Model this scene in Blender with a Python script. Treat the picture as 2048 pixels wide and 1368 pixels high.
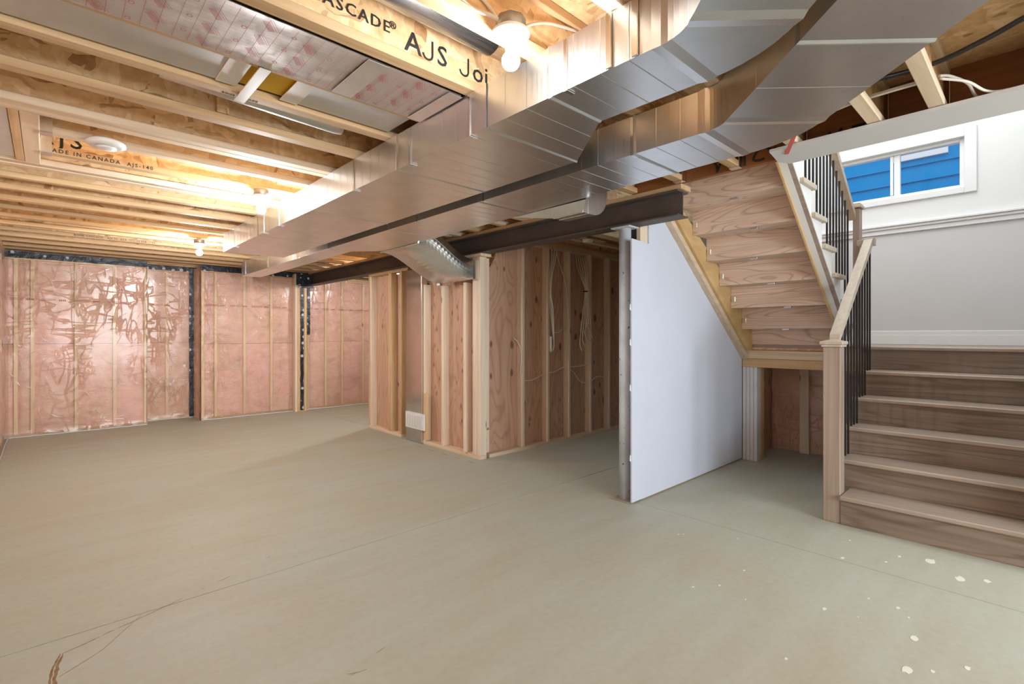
import bpy, math, random
from mathutils import Vector, noise as mnoise
random.seed(7)
R = math.radians
scene = bpy.context.scene
col = scene.collection
for o in list(bpy.data.objects): bpy.data.objects.remove(o)

# ------------------------------------------------------------------ camera, light, exposure
# X runs along the ceiling joists, Y along the ducts and the steel beam, camera over the origin
cam_d = bpy.data.cameras.new('camera'); cam = bpy.data.objects.new('camera', cam_d); col.objects.link(cam)
cam.location = (0, 0, 1.30); cam.rotation_euler = (R(90), 0, R(-43.1))
cam_d.sensor_width = 36; cam_d.lens = 993 / 2048 * 36; cam_d.shift_y = -14.3 / 2048
cam_d.clip_start = 0.02; cam_d.clip_end = 200
scene.camera = cam
vs = scene.view_settings
vs.view_transform = 'Standard'; vs.look = 'None'; vs.gamma = 1; vs.use_curve_mapping = False
vs.exposure = 0.10
world = bpy.data.worlds.new('sky'); scene.world = world; world.use_nodes = True
wn = world.node_tree.nodes; bg = wn['Background']
bg.inputs['Color'].default_value = (0.80, 0.90, 1.0, 1); bg.inputs['Strength'].default_value = 1.5

def area(name, loc, rot, sx, sy, power, color):
    l = bpy.data.lights.new(name, 'AREA'); l.shape = 'RECTANGLE'; l.size = sx; l.size_y = sy
    l.energy = power; l.color = color
    o = bpy.data.objects.new(name, l); col.objects.link(o); o.location = loc; o.rotation_euler = rot
    return o
# cool daylight area light, added unseen behind the camera to fill the basement
area('added_daylight_offscreen', (1.7, -3.97, 1.45), (R(90), 0, 0), 2.9, 1.5, 260, (0.84, 0.93, 1.0))
# main floor hall light shining down the stairwell
area('main_floor_hall_offscreen', (4.9, 0.95, 4.85), (0, 0, 0), 1.8, 1.6, 62, (0.93, 0.97, 1.0))
BULB = 1500.0

# ------------------------------------------------------------------ materials
MATS = {}
def nt(name):
    m = bpy.data.materials.new(name); m.use_nodes = True; MATS[name] = m
    t = m.node_tree; b = t.nodes['Principled BSDF']
    return m, t, b
def N(t, typ, **kw):
    n = t.nodes.new(typ)
    for k, v in kw.items(): setattr(n, k, v)
    return n
def L(t, a, b): t.links.new(a, b)
def coords(t, scale, rot=(0, 0, 0), loc_random=True):
    tc = N(t, 'ShaderNodeTexCoord'); mp = N(t, 'ShaderNodeMapping')
    mp.inputs['Scale'].default_value = scale; mp.inputs['Rotation'].default_value = rot
    if loc_random:
        oi = N(t, 'ShaderNodeObjectInfo'); ml = N(t, 'ShaderNodeMath', operation='MULTIPLY'); ml.inputs[1].default_value = 37.0
        L(t, oi.outputs['Random'], ml.inputs[0])
        cb = N(t, 'ShaderNodeCombineXYZ')
        for i in range(3): L(t, ml.outputs[0], cb.inputs[i])
        ad = N(t, 'ShaderNodeVectorMath', operation='ADD')
        L(t, tc.outputs['Object'], ad.inputs[0]); L(t, cb.outputs[0], ad.inputs[1])
        L(t, ad.outputs[0], mp.inputs['Vector'])
    else: L(t, tc.outputs['Object'], mp.inputs['Vector'])
    return mp.outputs[0]
def noise(t, vec, scale, detail=4, rough=.55, dist=0):
    n = N(t, 'ShaderNodeTexNoise'); n.inputs['Scale'].default_value = scale; n.inputs['Detail'].default_value = detail
    n.inputs['Roughness'].default_value = rough; n.inputs['Distortion'].default_value = dist
    L(t, vec, n.inputs['Vector']); return n.outputs['Fac']
def ramp(t, fac, stops, interp='LINEAR'):
    r = N(t, 'ShaderNodeValToRGB'); r.color_ramp.interpolation = interp
    e = r.color_ramp.elements
    while len(e) < len(stops): e.new(.5)
    for i, (p, c) in enumerate(stops):
        e[i].position = p; e[i].color = (c[0], c[1], c[2], 1) if len(c) == 3 else c
    L(t, fac, r.inputs[0]); return r.outputs[0]
def mix(t, fac, a, b, blend='MIX'):
    m = N(t, 'ShaderNodeMix', data_type='RGBA', blend_type=blend)
    if isinstance(fac, (int, float)): m.inputs[0].default_value = fac
    else: L(t, fac, m.inputs[0])
    for s, v in ((6, a), (7, b)):
        if isinstance(v, tuple): m.inputs[s].default_value = (v[0], v[1], v[2], 1)
        else: L(t, v, m.inputs[s])
    return m.outputs[2]
def bump(t, b, h, strength=.2, dist=.01):
    n = N(t, 'ShaderNodeBump'); n.inputs['Strength'].default_value = strength; n.inputs['Distance'].default_value = dist
    L(t, h, n.inputs['Height']); L(t, n.outputs[0], b.inputs['Normal'])
def vary(t, c, amt=.25):
    oi = N(t, 'ShaderNodeObjectInfo'); mr = N(t, 'ShaderNodeMapRange')
    mr.inputs['To Min'].default_value = 1 - amt; mr.inputs['To Max'].default_value = 1 + amt * .6
    L(t, oi.outputs['Random'], mr.inputs['Value'])
    h = N(t, 'ShaderNodeHueSaturation'); L(t, mr.outputs[0], h.inputs['Value']); L(t, c, h.inputs['Color']); return h.outputs[0]
def axscale(axis, along, across):
    s = [across] * 3; s['xyz'.index(axis)] = along; return tuple(s)
def sRGB(r, g, b):
    f = lambda c: (c / 255 / 12.92) if c <= 10 else ((c / 255 + .055) / 1.055) ** 2.4
    return (f(r), f(g), f(b))
def flat(name, c, rough=.6, metal=0, var=0.0, nscale=0, namt=.15):
    m, t, b = nt(name)
    b.inputs['Roughness'].default_value = rough; b.inputs['Metallic'].default_value = metal
    if nscale:
        f = noise(t, coords(t, (1, 1, 1)), nscale, 5)
        cc = ramp(t, f, [(.3, tuple(x * (1 - namt) for x in c)), (.7, tuple(min(1, x * (1 + namt)) for x in c))])
        if var: cc = vary(t, cc, var)
        L(t, cc, b.inputs['Base Color'])
    else: b.inputs['Base Color'].default_value = (*c, 1)
    return m
def wood(name, light, dark, axis, var=.22, knots=True, rough=.65, contour=0, along=.5, across=9):
    m, t, b = nt(name)
    v = coords(t, axscale(axis, along, across))
    f = noise(t, v, 2.2, 6, .6, .6)
    c = ramp(t, f, [(.25, dark), (.5, tuple((a + d) / 2 for a, d in zip(light, dark))), (.72, light)])
    if contour:
        v2 = coords(t, axscale(axis, along * 1.1, across * .55))
        f2 = noise(t, v2, 1.1, 1.5, .4, .3)
        mm = N(t, 'ShaderNodeMath', operation='MULTIPLY'); mm.inputs[1].default_value = contour; L(t, f2, mm.inputs[0])
        sn = N(t, 'ShaderNodeMath', operation='SINE'); L(t, mm.outputs[0], sn.inputs[0])
        g = ramp(t, sn.outputs[0], [(.0, (1, 1, 1)), (.7, (.96, .96, .96)), (1, (.74, .70, .66))])
        c = mix(t, 1.0, c, g, 'MULTIPLY')
    if knots:
        vo = N(t, 'ShaderNodeTexVoronoi'); vo.inputs['Scale'].default_value = 1.6
        L(t, coords(t, axscale(axis, 1.2, 3.2)), vo.inputs['Vector'])
        k = ramp(t, vo.outputs['Distance'], [(0, (.28, .2, .15)), (.05, (.45, .33, .25)), (.10, (1, 1, 1))])
        c = mix(t, 1.0, c, k, 'MULTIPLY')
    if var: c = vary(t, c, var)
    L(t, c, b.inputs['Base Color']); b.inputs['Roughness'].default_value = rough
    bump(t, b, f, .12, .004)
    return m
PL, PD = sRGB(226, 194, 150), sRGB(188, 148, 102)
wood('pine_x', PL, PD, 'x'); wood('pine_y', PL, PD, 'y'); wood('pine_z', PL, PD, 'z')
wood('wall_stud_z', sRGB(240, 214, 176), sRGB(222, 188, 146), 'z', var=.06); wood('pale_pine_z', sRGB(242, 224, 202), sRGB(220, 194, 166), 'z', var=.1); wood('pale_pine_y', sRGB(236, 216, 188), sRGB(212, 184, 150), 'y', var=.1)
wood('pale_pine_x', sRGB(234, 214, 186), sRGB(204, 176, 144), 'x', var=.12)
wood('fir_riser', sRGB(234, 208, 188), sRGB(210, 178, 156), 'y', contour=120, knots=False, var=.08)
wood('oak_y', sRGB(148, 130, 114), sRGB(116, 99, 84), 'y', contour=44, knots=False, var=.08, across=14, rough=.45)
wood('oak_z', sRGB(172, 154, 138), sRGB(146, 126, 110), 'z', contour=20, knots=False, var=.04, across=22, rough=.45)
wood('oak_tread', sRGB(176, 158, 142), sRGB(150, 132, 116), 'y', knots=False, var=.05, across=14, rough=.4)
wood('oak_rail', sRGB(198, 184, 164), sRGB(176, 160, 140), 'x', knots=False, var=.0, across=14, rough=.4)
wood('lvl_orange', sRGB(152, 94, 46), sRGB(108, 62, 28), 'y', knots=False, var=.05)
wood('lvl_yellow', sRGB(214, 182, 128), sRGB(184, 148, 96), 'x', var=.06, along=1.5, across=3)

def osb(name, c_dark, c_mid, c_light, scale=1.0):
    m, t, b = nt(name)
    base = coords(t, (scale, scale, scale))
    nz = N(t, 'ShaderNodeTexNoise'); nz.inputs['Scale'].default_value = 3.5; nz.inputs['Detail'].default_value = 3
    L(t, base, nz.inputs['Vector'])
    ms = N(t, 'ShaderNodeVectorMath', operation='SCALE'); ms.inputs['Scale'].default_value = .22; L(t, nz.outputs['Color'], ms.inputs[0])
    ad = N(t, 'ShaderNodeVectorMath', operation='ADD'); L(t, base, ad.inputs[0]); L(t, ms.outputs[0], ad.inputs[1])
    cols = []
    for sc, off in (((7, 7, 34), 0), ((30, 12, 8), 5)):
        mp = N(t, 'ShaderNodeMapping'); mp.inputs['Scale'].default_value = sc; mp.inputs['Location'].default_value = (off,) * 3
        mp.inputs['Rotation'].default_value = (.5 + off, .3, .7 * off); L(t, ad.outputs[0], mp.inputs['Vector'])
        vo = N(t, 'ShaderNodeTexVoronoi'); vo.inputs['Scale'].default_value = 1.0; L(t, mp.outputs[0], vo.inputs['Vector'])
        sp = N(t, 'ShaderNodeSeparateColor'); L(t, vo.outputs['Color'], sp.inputs[0])
        cols.append((ramp(t, sp.outputs[0], [(0, c_dark), (.18, c_mid), (.6, c_mid), (1, c_light)]), sp.outputs[1], vo.outputs['Distance']))
    gt = N(t, 'ShaderNodeMath', operation='GREATER_THAN'); gt.inputs[1].default_value = .5; L(t, cols[0][1], gt.inputs[0])
    c = mix(t, gt.outputs[0], cols[0][0], cols[1][0])
    f = noise(t, base, 26, 4)
    c = mix(t, .22, c, ramp(t, f, [(.3, c_dark), (.6, c_light)]))
    c = vary(t, c, .12)
    L(t, c, b.inputs['Base Color']); b.inputs['Roughness'].default_value = .75
    bump(t, b, cols[0][1], .25, .003)
osb('osb_web', sRGB(156, 112, 66), sRGB(222, 184, 134), sRGB(246, 216, 172))
osb('osb_floor', sRGB(156, 112, 66), sRGB(222, 184, 134), sRGB(246, 216, 172))

def plywood(name):
    m, t, b = nt(name)
    f2 = noise(t, coords(t, (2.3, 2.3, .38)), 1.6, 1.6, .45, .5)
    mm = N(t, 'ShaderNodeMath', operation='MULTIPLY'); mm.inputs[1].default_value = 105; L(t, f2, mm.inputs[0])
    sn = N(t, 'ShaderNodeMath', operation='SINE'); L(t, mm.outputs[0], sn.inputs[0])
    c = ramp(t, sn.outputs[0], [(0, sRGB(206, 168, 142)), (.6, sRGB(201, 162, 136)), (1, sRGB(184, 142, 116))])
    f = noise(t, coords(t, (6, 6, .8)), 2, 4)
    c = mix(t, .35, c, ramp(t, f, [(.3, sRGB(178, 130, 102)), (.7, sRGB(214, 176, 148))]))
    vo = N(t, 'ShaderNodeTexVoronoi'); vo.inputs['Scale'].default_value = 1.0; L(t, coords(t, (10, 10, 5.2)), vo.inputs['Vector'])
    sp = N(t, 'ShaderNodeSeparateColor'); L(t, vo.outputs['Color'], sp.inputs[0])
    rad = N(t, 'ShaderNodeMapRange'); rad.inputs['From Min'].default_value = .45; rad.inputs['To Min'].default_value = 0; rad.inputs['To Max'].default_value = .40
    L(t, sp.outputs[0], rad.inputs['Value'])
    sb = N(t, 'ShaderNodeMath', operation='SUBTRACT'); L(t, rad.outputs[0], sb.inputs[0]); L(t, vo.outputs['Distance'], sb.inputs[1])
    lt = N(t, 'ShaderNodeMapRange', interpolation_type='SMOOTHSTEP'); lt.inputs['From Max'].default_value = .16; lt.inputs['To Max'].default_value = .8; L(t, sb.outputs[0], lt.inputs['Value'])
    c = mix(t, lt.outputs[0], c, sRGB(104, 62, 44))
    c = vary(t, c, .1)
    L(t, c, b.inputs['Base Color']); b.inputs['Roughness'].default_value = .7
plywood('plywood')

def metal(name, c=(.80, .81, .82), rough=.3, streak='z'):
    m, t, b = nt(name)
    b.inputs['Metallic'].default_value = 1.0
    f = noise(t, coords(t, (3, 3, 3)), 2.0, 5)
    cc = ramp(t, f, [(.3, tuple(x * .9 for x in c)), (.7, c)]); L(t, cc, b.inputs['Base Color'])
    f3 = noise(t, coords(t, axscale(streak, .7, 60)), 3, 3)
    r = N(t, 'ShaderNodeMapRange'); r.inputs['To Min'].default_value = rough * .75; r.inputs['To Max'].default_value = rough * 1.3
    L(t, f3, r.inputs['Value']); L(t, r.outputs[0], b.inputs['Roughness'])
    f2 = noise(t, coords(t, (1.2, 1.2, 1.2)), 1.6, 1); bump(t, b, f2, .10, .02)
metal('galvanised'); metal('galv_dull', (.60, .60, .58), .5); metal('steel_bright', (.8, .8, .8), .22)
metal('galv_pipe', (.62, .63, .62), .28, 'x'); metal('tape_foil', (.82, .82, .83), .3); metal('stack_metal', (.72, .70, .69), .13)

def concrete():
    m, t, b = nt('concrete')
    v = coords(t, (1, 1, 1), loc_random=False)
    f = noise(t, v, 1.1, 7, .6, .6); f2 = noise(t, coords(t, (.6, 4.5, 1), (0, 0, R(-12)), False), 1.5, 5, .6, .4)
    c = ramp(t, f, [(.34, sRGB(176, 168, 144)), (.5, sRGB(179, 178, 160)), (.66, sRGB(180, 185, 175))])
    c = mix(t, .5, c, ramp(t, f2, [(.3, sRGB(171, 167, 147)), (.7, sRGB(182, 185, 173))]))
    f3 = noise(t, v, 30, 4); c = mix(t, .12, c, ramp(t, f3, [(.3, sRGB(146, 138, 114)), (.7, sRGB(198, 196, 178))]))
    L(t, c, b.inputs['Base Color']); b.inputs['Roughness'].default_value = .55
    b.inputs['Specular IOR Level'].default_value = .35
    bump(t, b, f2, .05, .01)
concrete()
def insulation():
    m, t, b = nt('pink_insulation')
    f = noise(t, coords(t, (1.6, 1.6, 2.6)), 2.2, 7, .65, 1.4)
    c = ramp(t, f, [(.25, sRGB(214, 172, 146)), (.42, sRGB(236, 188, 168)), (.55, sRGB(243, 196, 180)), (.72, sRGB(250, 218, 202))])
    f4 = noise(t, coords(t, (1, 1, 1)), 1.0, 2)
    c = mix(t, .35, c, ramp(t, f4, [(.4, sRGB(226, 190, 160)), (.6, sRGB(246, 190, 180))]))
    oi = N(t, 'ShaderNodeObjectInfo'); rm = N(t, 'ShaderNodeMapRange'); rm.inputs['To Max'].default_value = .55; L(t, oi.outputs['Random'], rm.inputs['Value'])
    c = mix(t, rm.outputs[0], c, ramp(t, f, [(.25, sRGB(190, 148, 118)), (.5, sRGB(222, 182, 152)), (.75, sRGB(238, 206, 182))]))
    fd = noise(t, coords(t, (1.4, 1.4, 2.2)), 1.7, 5, .6, .8); c = mix(t, 1.0, c, ramp(t, fd, [(.30, (.80, .76, .72)), (.46, (1, 1, 1))]), 'MULTIPLY')
    c = vary(t, c, .06)
    L(t, c, b.inputs['Base Color']); b.inputs['Roughness'].default_value = .95
    bump(t, b, noise(t, coords(t, (5, 5, 9)), 3, 6), .6, .02)
insulation()
def film():
    m, t, b = nt('clear_poly_film')
    out = t.nodes['Material Output']; t.nodes.remove(b)
    tr = N(t, 'ShaderNodeBsdfTransparent'); gl = N(t, 'ShaderNodeBsdfGlossy'); df = N(t, 'ShaderNodeBsdfTranslucent'); df2 = N(t, 'ShaderNodeBsdfDiffuse')
    tr.inputs['Color'].default_value = (1, .99, .98, 1)
    gl.inputs['Roughness'].default_value = .22; gl.inputs['Color'].default_value = (1, .98, .94, 1)
    df2.inputs['Color'].default_value = (.9, .86, .82, 1)
    fr = N(t, 'ShaderNodeFresnel'); fr.inputs['IOR'].default_value = 1.5
    mr = N(t, 'ShaderNodeMapRange'); mr.inputs['To Min'].default_value = .03; mr.inputs['To Max'].default_value = .3; L(t, fr.outputs[0], mr.inputs['Value'])
    hs = None
    for sc, rot, scale in (((1.0, 1.0, .28), (0, .75, .4), 5.0), ((1.0, 1.0, .26), (0, -.95, -.3), 4.2), ((.3, .3, 1.0), (0, .3, 0), 4.6)):
        f = noise(t, coords(t, sc, rot), scale, 2, .5, .8)          # sharp folds where the noise crosses its mean
        sb = N(t, 'ShaderNodeMath', operation='SUBTRACT'); sb.inputs[1].default_value = .5; L(t, f, sb.inputs[0])
        ab = N(t, 'ShaderNodeMath', operation='ABSOLUTE'); L(t, sb.outputs[0], ab.inputs[0])
        mr2 = N(t, 'ShaderNodeMapRange', interpolation_type='SMOOTHSTEP'); mr2.inputs['From Max'].default_value = .026; mr2.inputs['To Min'].default_value = 1; mr2.inputs['To Max'].default_value = 0
        L(t, ab.outputs[0], mr2.inputs['Value'])
        if hs is None: hs = mr2.outputs[0]
        else:
            ad = N(t, 'ShaderNodeMath', operation='ADD'); L(t, hs, ad.inputs[0]); L(t, mr2.outputs[0], ad.inputs[1]); hs = ad.outputs[0]
    mask = noise(t, coords(t, (1, 1, .8)), 1.5, 1)
    mk = N(t, 'ShaderNodeMapRange', interpolation_type='SMOOTHSTEP'); mk.inputs['From Min'].default_value = .40; mk.inputs['From Max'].default_value = .62; L(t, mask, mk.inputs['Value'])
    ml = N(t, 'ShaderNodeMath', operation='MULTIPLY'); L(t, hs, ml.inputs[0]); L(t, mk.outputs[0], ml.inputs[1])
    bp = N(t, 'ShaderNodeBump'); bp.inputs['Strength'].default_value = 1.0; bp.inputs['Distance'].default_value = .018; L(t, ml.outputs[0], bp.inputs['Height'])
    L(t, bp.outputs[0], gl.inputs['Normal']); L(t, bp.outputs[0], fr.inputs['Normal'])
    m1 = N(t, 'ShaderNodeMixShader'); m1.inputs[0].default_value = .06; L(t, tr.outputs[0], m1.inputs[1]); L(t, df2.outputs[0], m1.inputs[2])
    m2 = N(t, 'ShaderNodeMixShader'); L(t, mr.outputs[0], m2.inputs[0]); L(t, m1.outputs[0], m2.inputs[1]); L(t, gl.outputs[0], m2.inputs[2])
    L(t, m2.outputs[0], out.inputs['Surface'])
film()
def fold():
    m, t, b = nt('film_fold')
    out = t.nodes['Material Output']; t.nodes.remove(b)
    tr = N(t, 'ShaderNodeBsdfTransparent'); gl = N(t, 'ShaderNodeBsdfGlossy'); gl.inputs['Roughness'].default_value = .38; gl.inputs['Color'].default_value = (1, .97, .93, 1)
    df = N(t, 'ShaderNodeBsdfDiffuse'); df.inputs['Color'].default_value = (.96, .90, .84, 1)
    m1 = N(t, 'ShaderNodeMixShader'); m1.inputs[0].default_value = .28; L(t, tr.outputs[0], m1.inputs[1]); L(t, df.outputs[0], m1.inputs[2])
    m2 = N(t, 'ShaderNodeMixShader'); m2.inputs[0].default_value = .32
    L(t, m1.outputs[0], m2.inputs[1]); L(t, gl.outputs[0], m2.inputs[2]); L(t, m2.outputs[0], out.inputs['Surface'])
fold()
def glass():
    m, t, b = nt('window_glass')
    out = t.nodes['Material Output']; t.nodes.remove(b)
    tr = N(t, 'ShaderNodeBsdfTransparent'); gl = N(t, 'ShaderNodeBsdfGlossy'); gl.inputs['Roughness'].default_value = .02
    m2 = N(t, 'ShaderNodeMixShader'); m2.inputs[0].default_value = .02
    L(t, tr.outputs[0], m2.inputs[1]); L(t, gl.outputs[0], m2.inputs[2]); L(t, m2.outputs[0], out.inputs['Surface'])
glass()
def tapemat():
    m, t, b = nt('black_tape')
    vo = N(t, 'ShaderNodeTexVoronoi'); vo.inputs['Scale'].default_value = 9; vo.inputs['Randomness'].default_value = .45
    L(t, coords(t, (1, 1, 1)), vo.inputs['Vector'])
    c = ramp(t, vo.outputs['Distance'], [(0, (.55, .55, .58)), (.2, (.5, .5, .54)), (.23, (.012, .013, .02)), (1, (.012, .013, .02))])
    L(t, c, b.inputs['Base Color']); b.inputs['Roughness'].default_value = .4
    bump(t, b, noise(t, coords(t, (1, 1, 1)), 14, 3), .6, .02)
tapemat()
def emis(name, c, s):
    m, t, b = nt(name)
    b.inputs['Base Color'].default_value = (0, 0, 0, 1); b.inputs['Emission Color'].default_value = (*c, 1); b.inputs['Emission Strength'].default_value = s
emis('bulb_glow', (.94, .97, 1.0), BULB); emis('bulb_glow_soft', (.96, .97, 1.0), BULB * .36)
flat('white_paint', (.82, .82, .81), .45); flat('white_trim', (.84, .84, .84), .35); flat('skirt_white', sRGB(226, 224, 220), .5)
flat('wall_grey', sRGB(214, 214, 214), .8, nscale=2, namt=.02); flat('wall_white', sRGB(232, 232, 230), .8)
flat('drywall', sRGB(203, 208, 220), .85, nscale=3, namt=.025); flat('drywall_edge', sRGB(222, 220, 216), .9)
flat('soffit', sRGB(206, 204, 202), .7, nscale=3, namt=.02)
flat('beam_steel', sRGB(88, 80, 74), .55, .2, nscale=5, namt=.2); flat('black_iron', (.012, .012, .013), .35)
flat('black_ink', (.02, .018, .016), .8); flat('red_ink', sRGB(178, 100, 92), .7); 
flat('cable_white', sRGB(226, 220, 208), .45); flat('plastic_white', sRGB(232, 230, 226), .35); flat('porcelain', sRGB(236, 232, 226), .25)
flat('box_grey', sRGB(150, 148, 144), .4, .8); flat('conduit_black', (.03, .032, .04), .3); flat('red_strap', sRGB(206, 96, 84), .5)
flat('yellow_plastic', sRGB(206, 160, 18), .5); flat('blue_wrap', sRGB(8, 140, 206), .6, nscale=2, namt=.06)
MATS['blue_wrap'].node_tree.nodes['Principled BSDF'].inputs['Specular IOR Level'].default_value = .0
flat('foundation', sRGB(120, 112, 100), .9, nscale=4); flat('crack_dirt', sRGB(142, 112, 78), .95, nscale=30, namt=.3)
flat('rust_grey', sRGB(150, 136, 116), .8, nscale=20, namt=.25); flat('joint_dirt', sRGB(70, 56, 40), .95); flat('paint_drip', sRGB(226, 224, 212), .6); flat('silver_bracket', (.75, .78, .80), .3, 1.0)
flat('white_wash_y', sRGB(214, 212, 212), .7, nscale=8, namt=.06)
flat('green_paint', sRGB(150, 178, 120), .8)
def postmat():
    m, t, b = nt('post_grey_paint')
    f = noise(t, coords(t, (1, 1, .6)), 9, 5, .6); f2 = noise(t, coords(t, (1, 1, 1), loc_random=False), 26, 4, .6)
    c = ramp(t, f, [(.35, sRGB(186, 191, 196)), (.65, sRGB(206, 211, 216))])
    k = ramp(t, f2, [(.64, (0, 0, 0)), (.68, (1, 1, 1))])
    c = mix(t, k, c, sRGB(96, 84, 70)); L(t, c, b.inputs['Base Color']); b.inputs['Roughness'].default_value = .5
postmat()
def foil():
    m, t, b = nt('foil_facing')
    b.inputs['Base Color'].default_value = (.60, .55, .53, 1); b.inputs['Metallic'].default_value = .75; b.inputs['Roughness'].default_value = .38
    bump(t, b, noise(t, coords(t, (1, 1, 1)), 5, 3), .25, .02)
foil()

# ------------------------------------------------------------------ mesh helpers
class MB:
    def __init__(s): s.v = []; s.f = []; s.sm = []
    def quad(s, *p):
        n = len(s.v); s.v += [tuple(q) for q in p]; s.f.append(tuple(range(n, n + len(p)))); s.sm.append(False)
    def box(s, x0, x1, y0, y1, z0, z1, bev=0.0):
        if x0 > x1: x0, x1 = x1, x0
        if y0 > y1: y0, y1 = y1, y0
        if z0 > z1: z0, z1 = z1, z0
        b = min(bev, (x1 - x0) * .4, (y1 - y0) * .4, (z1 - z0) * .4)
        n = len(s.v)
        if b <= 0:
            s.v += [(x, y, z) for z in (z0, z1) for y in (y0, y1) for x in (x0, x1)]
            F = [(0, 2, 3, 1), (4, 5, 7, 6), (0, 1, 5, 4), (2, 6, 7, 3), (0, 4, 6, 2), (1, 3, 7, 5)]
            s.f += [tuple(n + i for i in f) for f in F]; s.sm += [False] * 6; return s
        idx = {}
        lo = (x0, y0, z0); hi = (x1, y1, z1)
        for i in (0, 1):
            for j in (0, 1):
                for k in (0, 1):
                    c = [hi[a] if e else lo[a] for a, e in enumerate((i, j, k))]
                    d = [(-b if e else b) for e in (i, j, k)]
                    for a in range(3):
                        p = [c[m] + d[m] if m != a else c[m] for m in range(3)]
                        idx[(i, j, k, a)] = len(s.v); s.v.append(tuple(p))
        def F(*ks): s.f.append(tuple(idx[k] for k in ks)); s.sm.append(False)
        F((0,0,0,0),(0,0,1,0),(0,1,1,0),(0,1,0,0)); F((1,0,0,0),(1,1,0,0),(1,1,1,0),(1,0,1,0))
        F((0,0,0,1),(1,0,0,1),(1,0,1,1),(0,0,1,1)); F((0,1,0,1),(0,1,1,1),(1,1,1,1),(1,1,0,1))
        F((0,0,0,2),(0,1,0,2),(1,1,0,2),(1,0,0,2)); F((0,0,1,2),(1,0,1,2),(1,1,1,2),(0,1,1,2))
        for i in (0, 1):
            for j in (0, 1):
                F((i,j,0,0),(i,j,0,1),(i,j,1,1),(i,j,1,0)); F((i,0,j,0),(i,1,j,0),(i,1,j,2),(i,0,j,2)); F((0,i,j,1),(0,i,j,2),(1,i,j,2),(1,i,j,1))
        for i in (0, 1):
            for j in (0, 1):
                for k in (0, 1): F((i,j,k,0),(i,j,k,1),(i,j,k,2))
        return s
    def prism(s, pts, d):           # polygon extruded by vector d
        n = len(s.v); k = len(pts); d = Vector(d)
        s.v += [tuple(p) for p in pts] + [tuple(Vector(p) + d) for p in pts]
        s.f.append(tuple(range(n + k - 1, n - 1, -1))); s.f.append(tuple(range(n + k, n + 2 * k)))
        for i in range(k): s.f.append((n + i, n + (i + 1) % k, n + k + (i + 1) % k, n + k + i))
        s.sm += [False] * (k + 2); return s
    def tube(s, pts, r, seg=8, caps=True):
        P = [Vector(p) for p in pts]; n0 = len(s.v); m = len(P)
        rr = r if isinstance(r, (list, tuple)) else [r] * m
        up = Vector((0, 0, 1)); prev = None
        for i, p in enumerate(P):
            t = (P[min(i + 1, m - 1)] - P[max(i - 1, 0)]).normalized()
            if prev is None:
                a = up if abs(t.dot(up)) < .9 else Vector((1, 0, 0)); u = (a - t * a.dot(t)).normalized()
            else:
                u = prev - t * prev.dot(t)
                u = u.normalized() if u.length > 1e-6 else t.orthogonal().normalized()
            prev = u; w = t.cross(u)
            for k in range(seg):
                an = 2 * math.pi * k / seg; s.v.append(tuple(p + (u * math.cos(an) + w * math.sin(an)) * rr[i]))
        for i in range(m - 1):
            for k in range(seg):
                a = n0 + i * seg + k; b = n0 + i * seg + (k + 1) % seg
                s.f.append((a, b, b + seg, a + seg)); s.sm.append(True)
        if caps:
            s.f.append(tuple(n0 + k for k in range(seg - 1, -1, -1))); s.sm.append(False)
            s.f.append(tuple(n0 + (m - 1) * seg + k for k in range(seg))); s.sm.append(False)
        return s
    def lathe(s, prof, c=(0, 0, 0), seg=24, axis='z'):
        n0 = len(s.v); m = len(prof)
        for (r, h) in prof:
            for k in range(seg):
                a = 2 * math.pi * k / seg; x, y = r * math.cos(a), r * math.sin(a)
                p = {'z': (x, y, h), 'x': (h, x, y), 'y': (x, h, y)}[axis]
                s.v.append((c[0] + p[0], c[1] + p[1], c[2] + p[2]))
        for i in range(m - 1):
            for k in range(seg):
                a = n0 + i * seg + k; b = n0 + i * seg + (k + 1) % seg
                s.f.append((a, b, b + seg, a + seg)); s.sm.append(True)
        s.f.append(tuple(n0 + k for k in range(seg - 1, -1, -1))); s.sm.append(False)
        s.f.append(tuple(n0 + (m - 1) * seg + k for k in range(seg))); s.sm.append(False)
        return s
    def grid(s, P, smooth=True):    # P[i][j]
        n0 = len(s.v); a = len(P); b = len(P[0])
        for row in P: s.v += [tuple(p) for p in row]
        for i in range(a - 1):
            for j in range(b - 1):
                q = n0 + i * b + j; s.f.append((q, q + 1, q + b + 1, q + b)); s.sm.append(smooth)
        return s
    def build(s, name, mat, parent=None, origin=None):
        o0 = Vector(parent['_o']) if parent is not None else Vector(origin or (0, 0, 0))
        me = bpy.data.meshes.new(name); me.from_pydata([tuple(Vector(v) - o0) for v in s.v], [], s.f)
        me.polygons.foreach_set('use_smooth', s.sm); me.update()
        if mat: me.materials.append(MATS[mat])
        o = bpy.data.objects.new(name, me); col.objects.link(o)
        if parent is not None: o.parent = parent
        else: o.location = o0
        o['_o'] = tuple(o0)
        return o
def B(x0, x1, y0, y1, z0, z1, bev=.002): return MB().box(x0, x1, y0, y1, z0, z1, bev)
def tag(o, label, cat, group=None, kind=None):
    o['label'] = label; o['category'] = cat
    if group: o['group'] = group
    if kind: o['kind'] = kind
    return o
def thing(name, loc, label, cat, group=None, kind=None):
    o = bpy.data.objects.new(name, None); col.objects.link(o); o.location = loc; o['_o'] = tuple(loc)
    o.empty_display_size = .05
    return tag(o, label, cat, group, kind)
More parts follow.
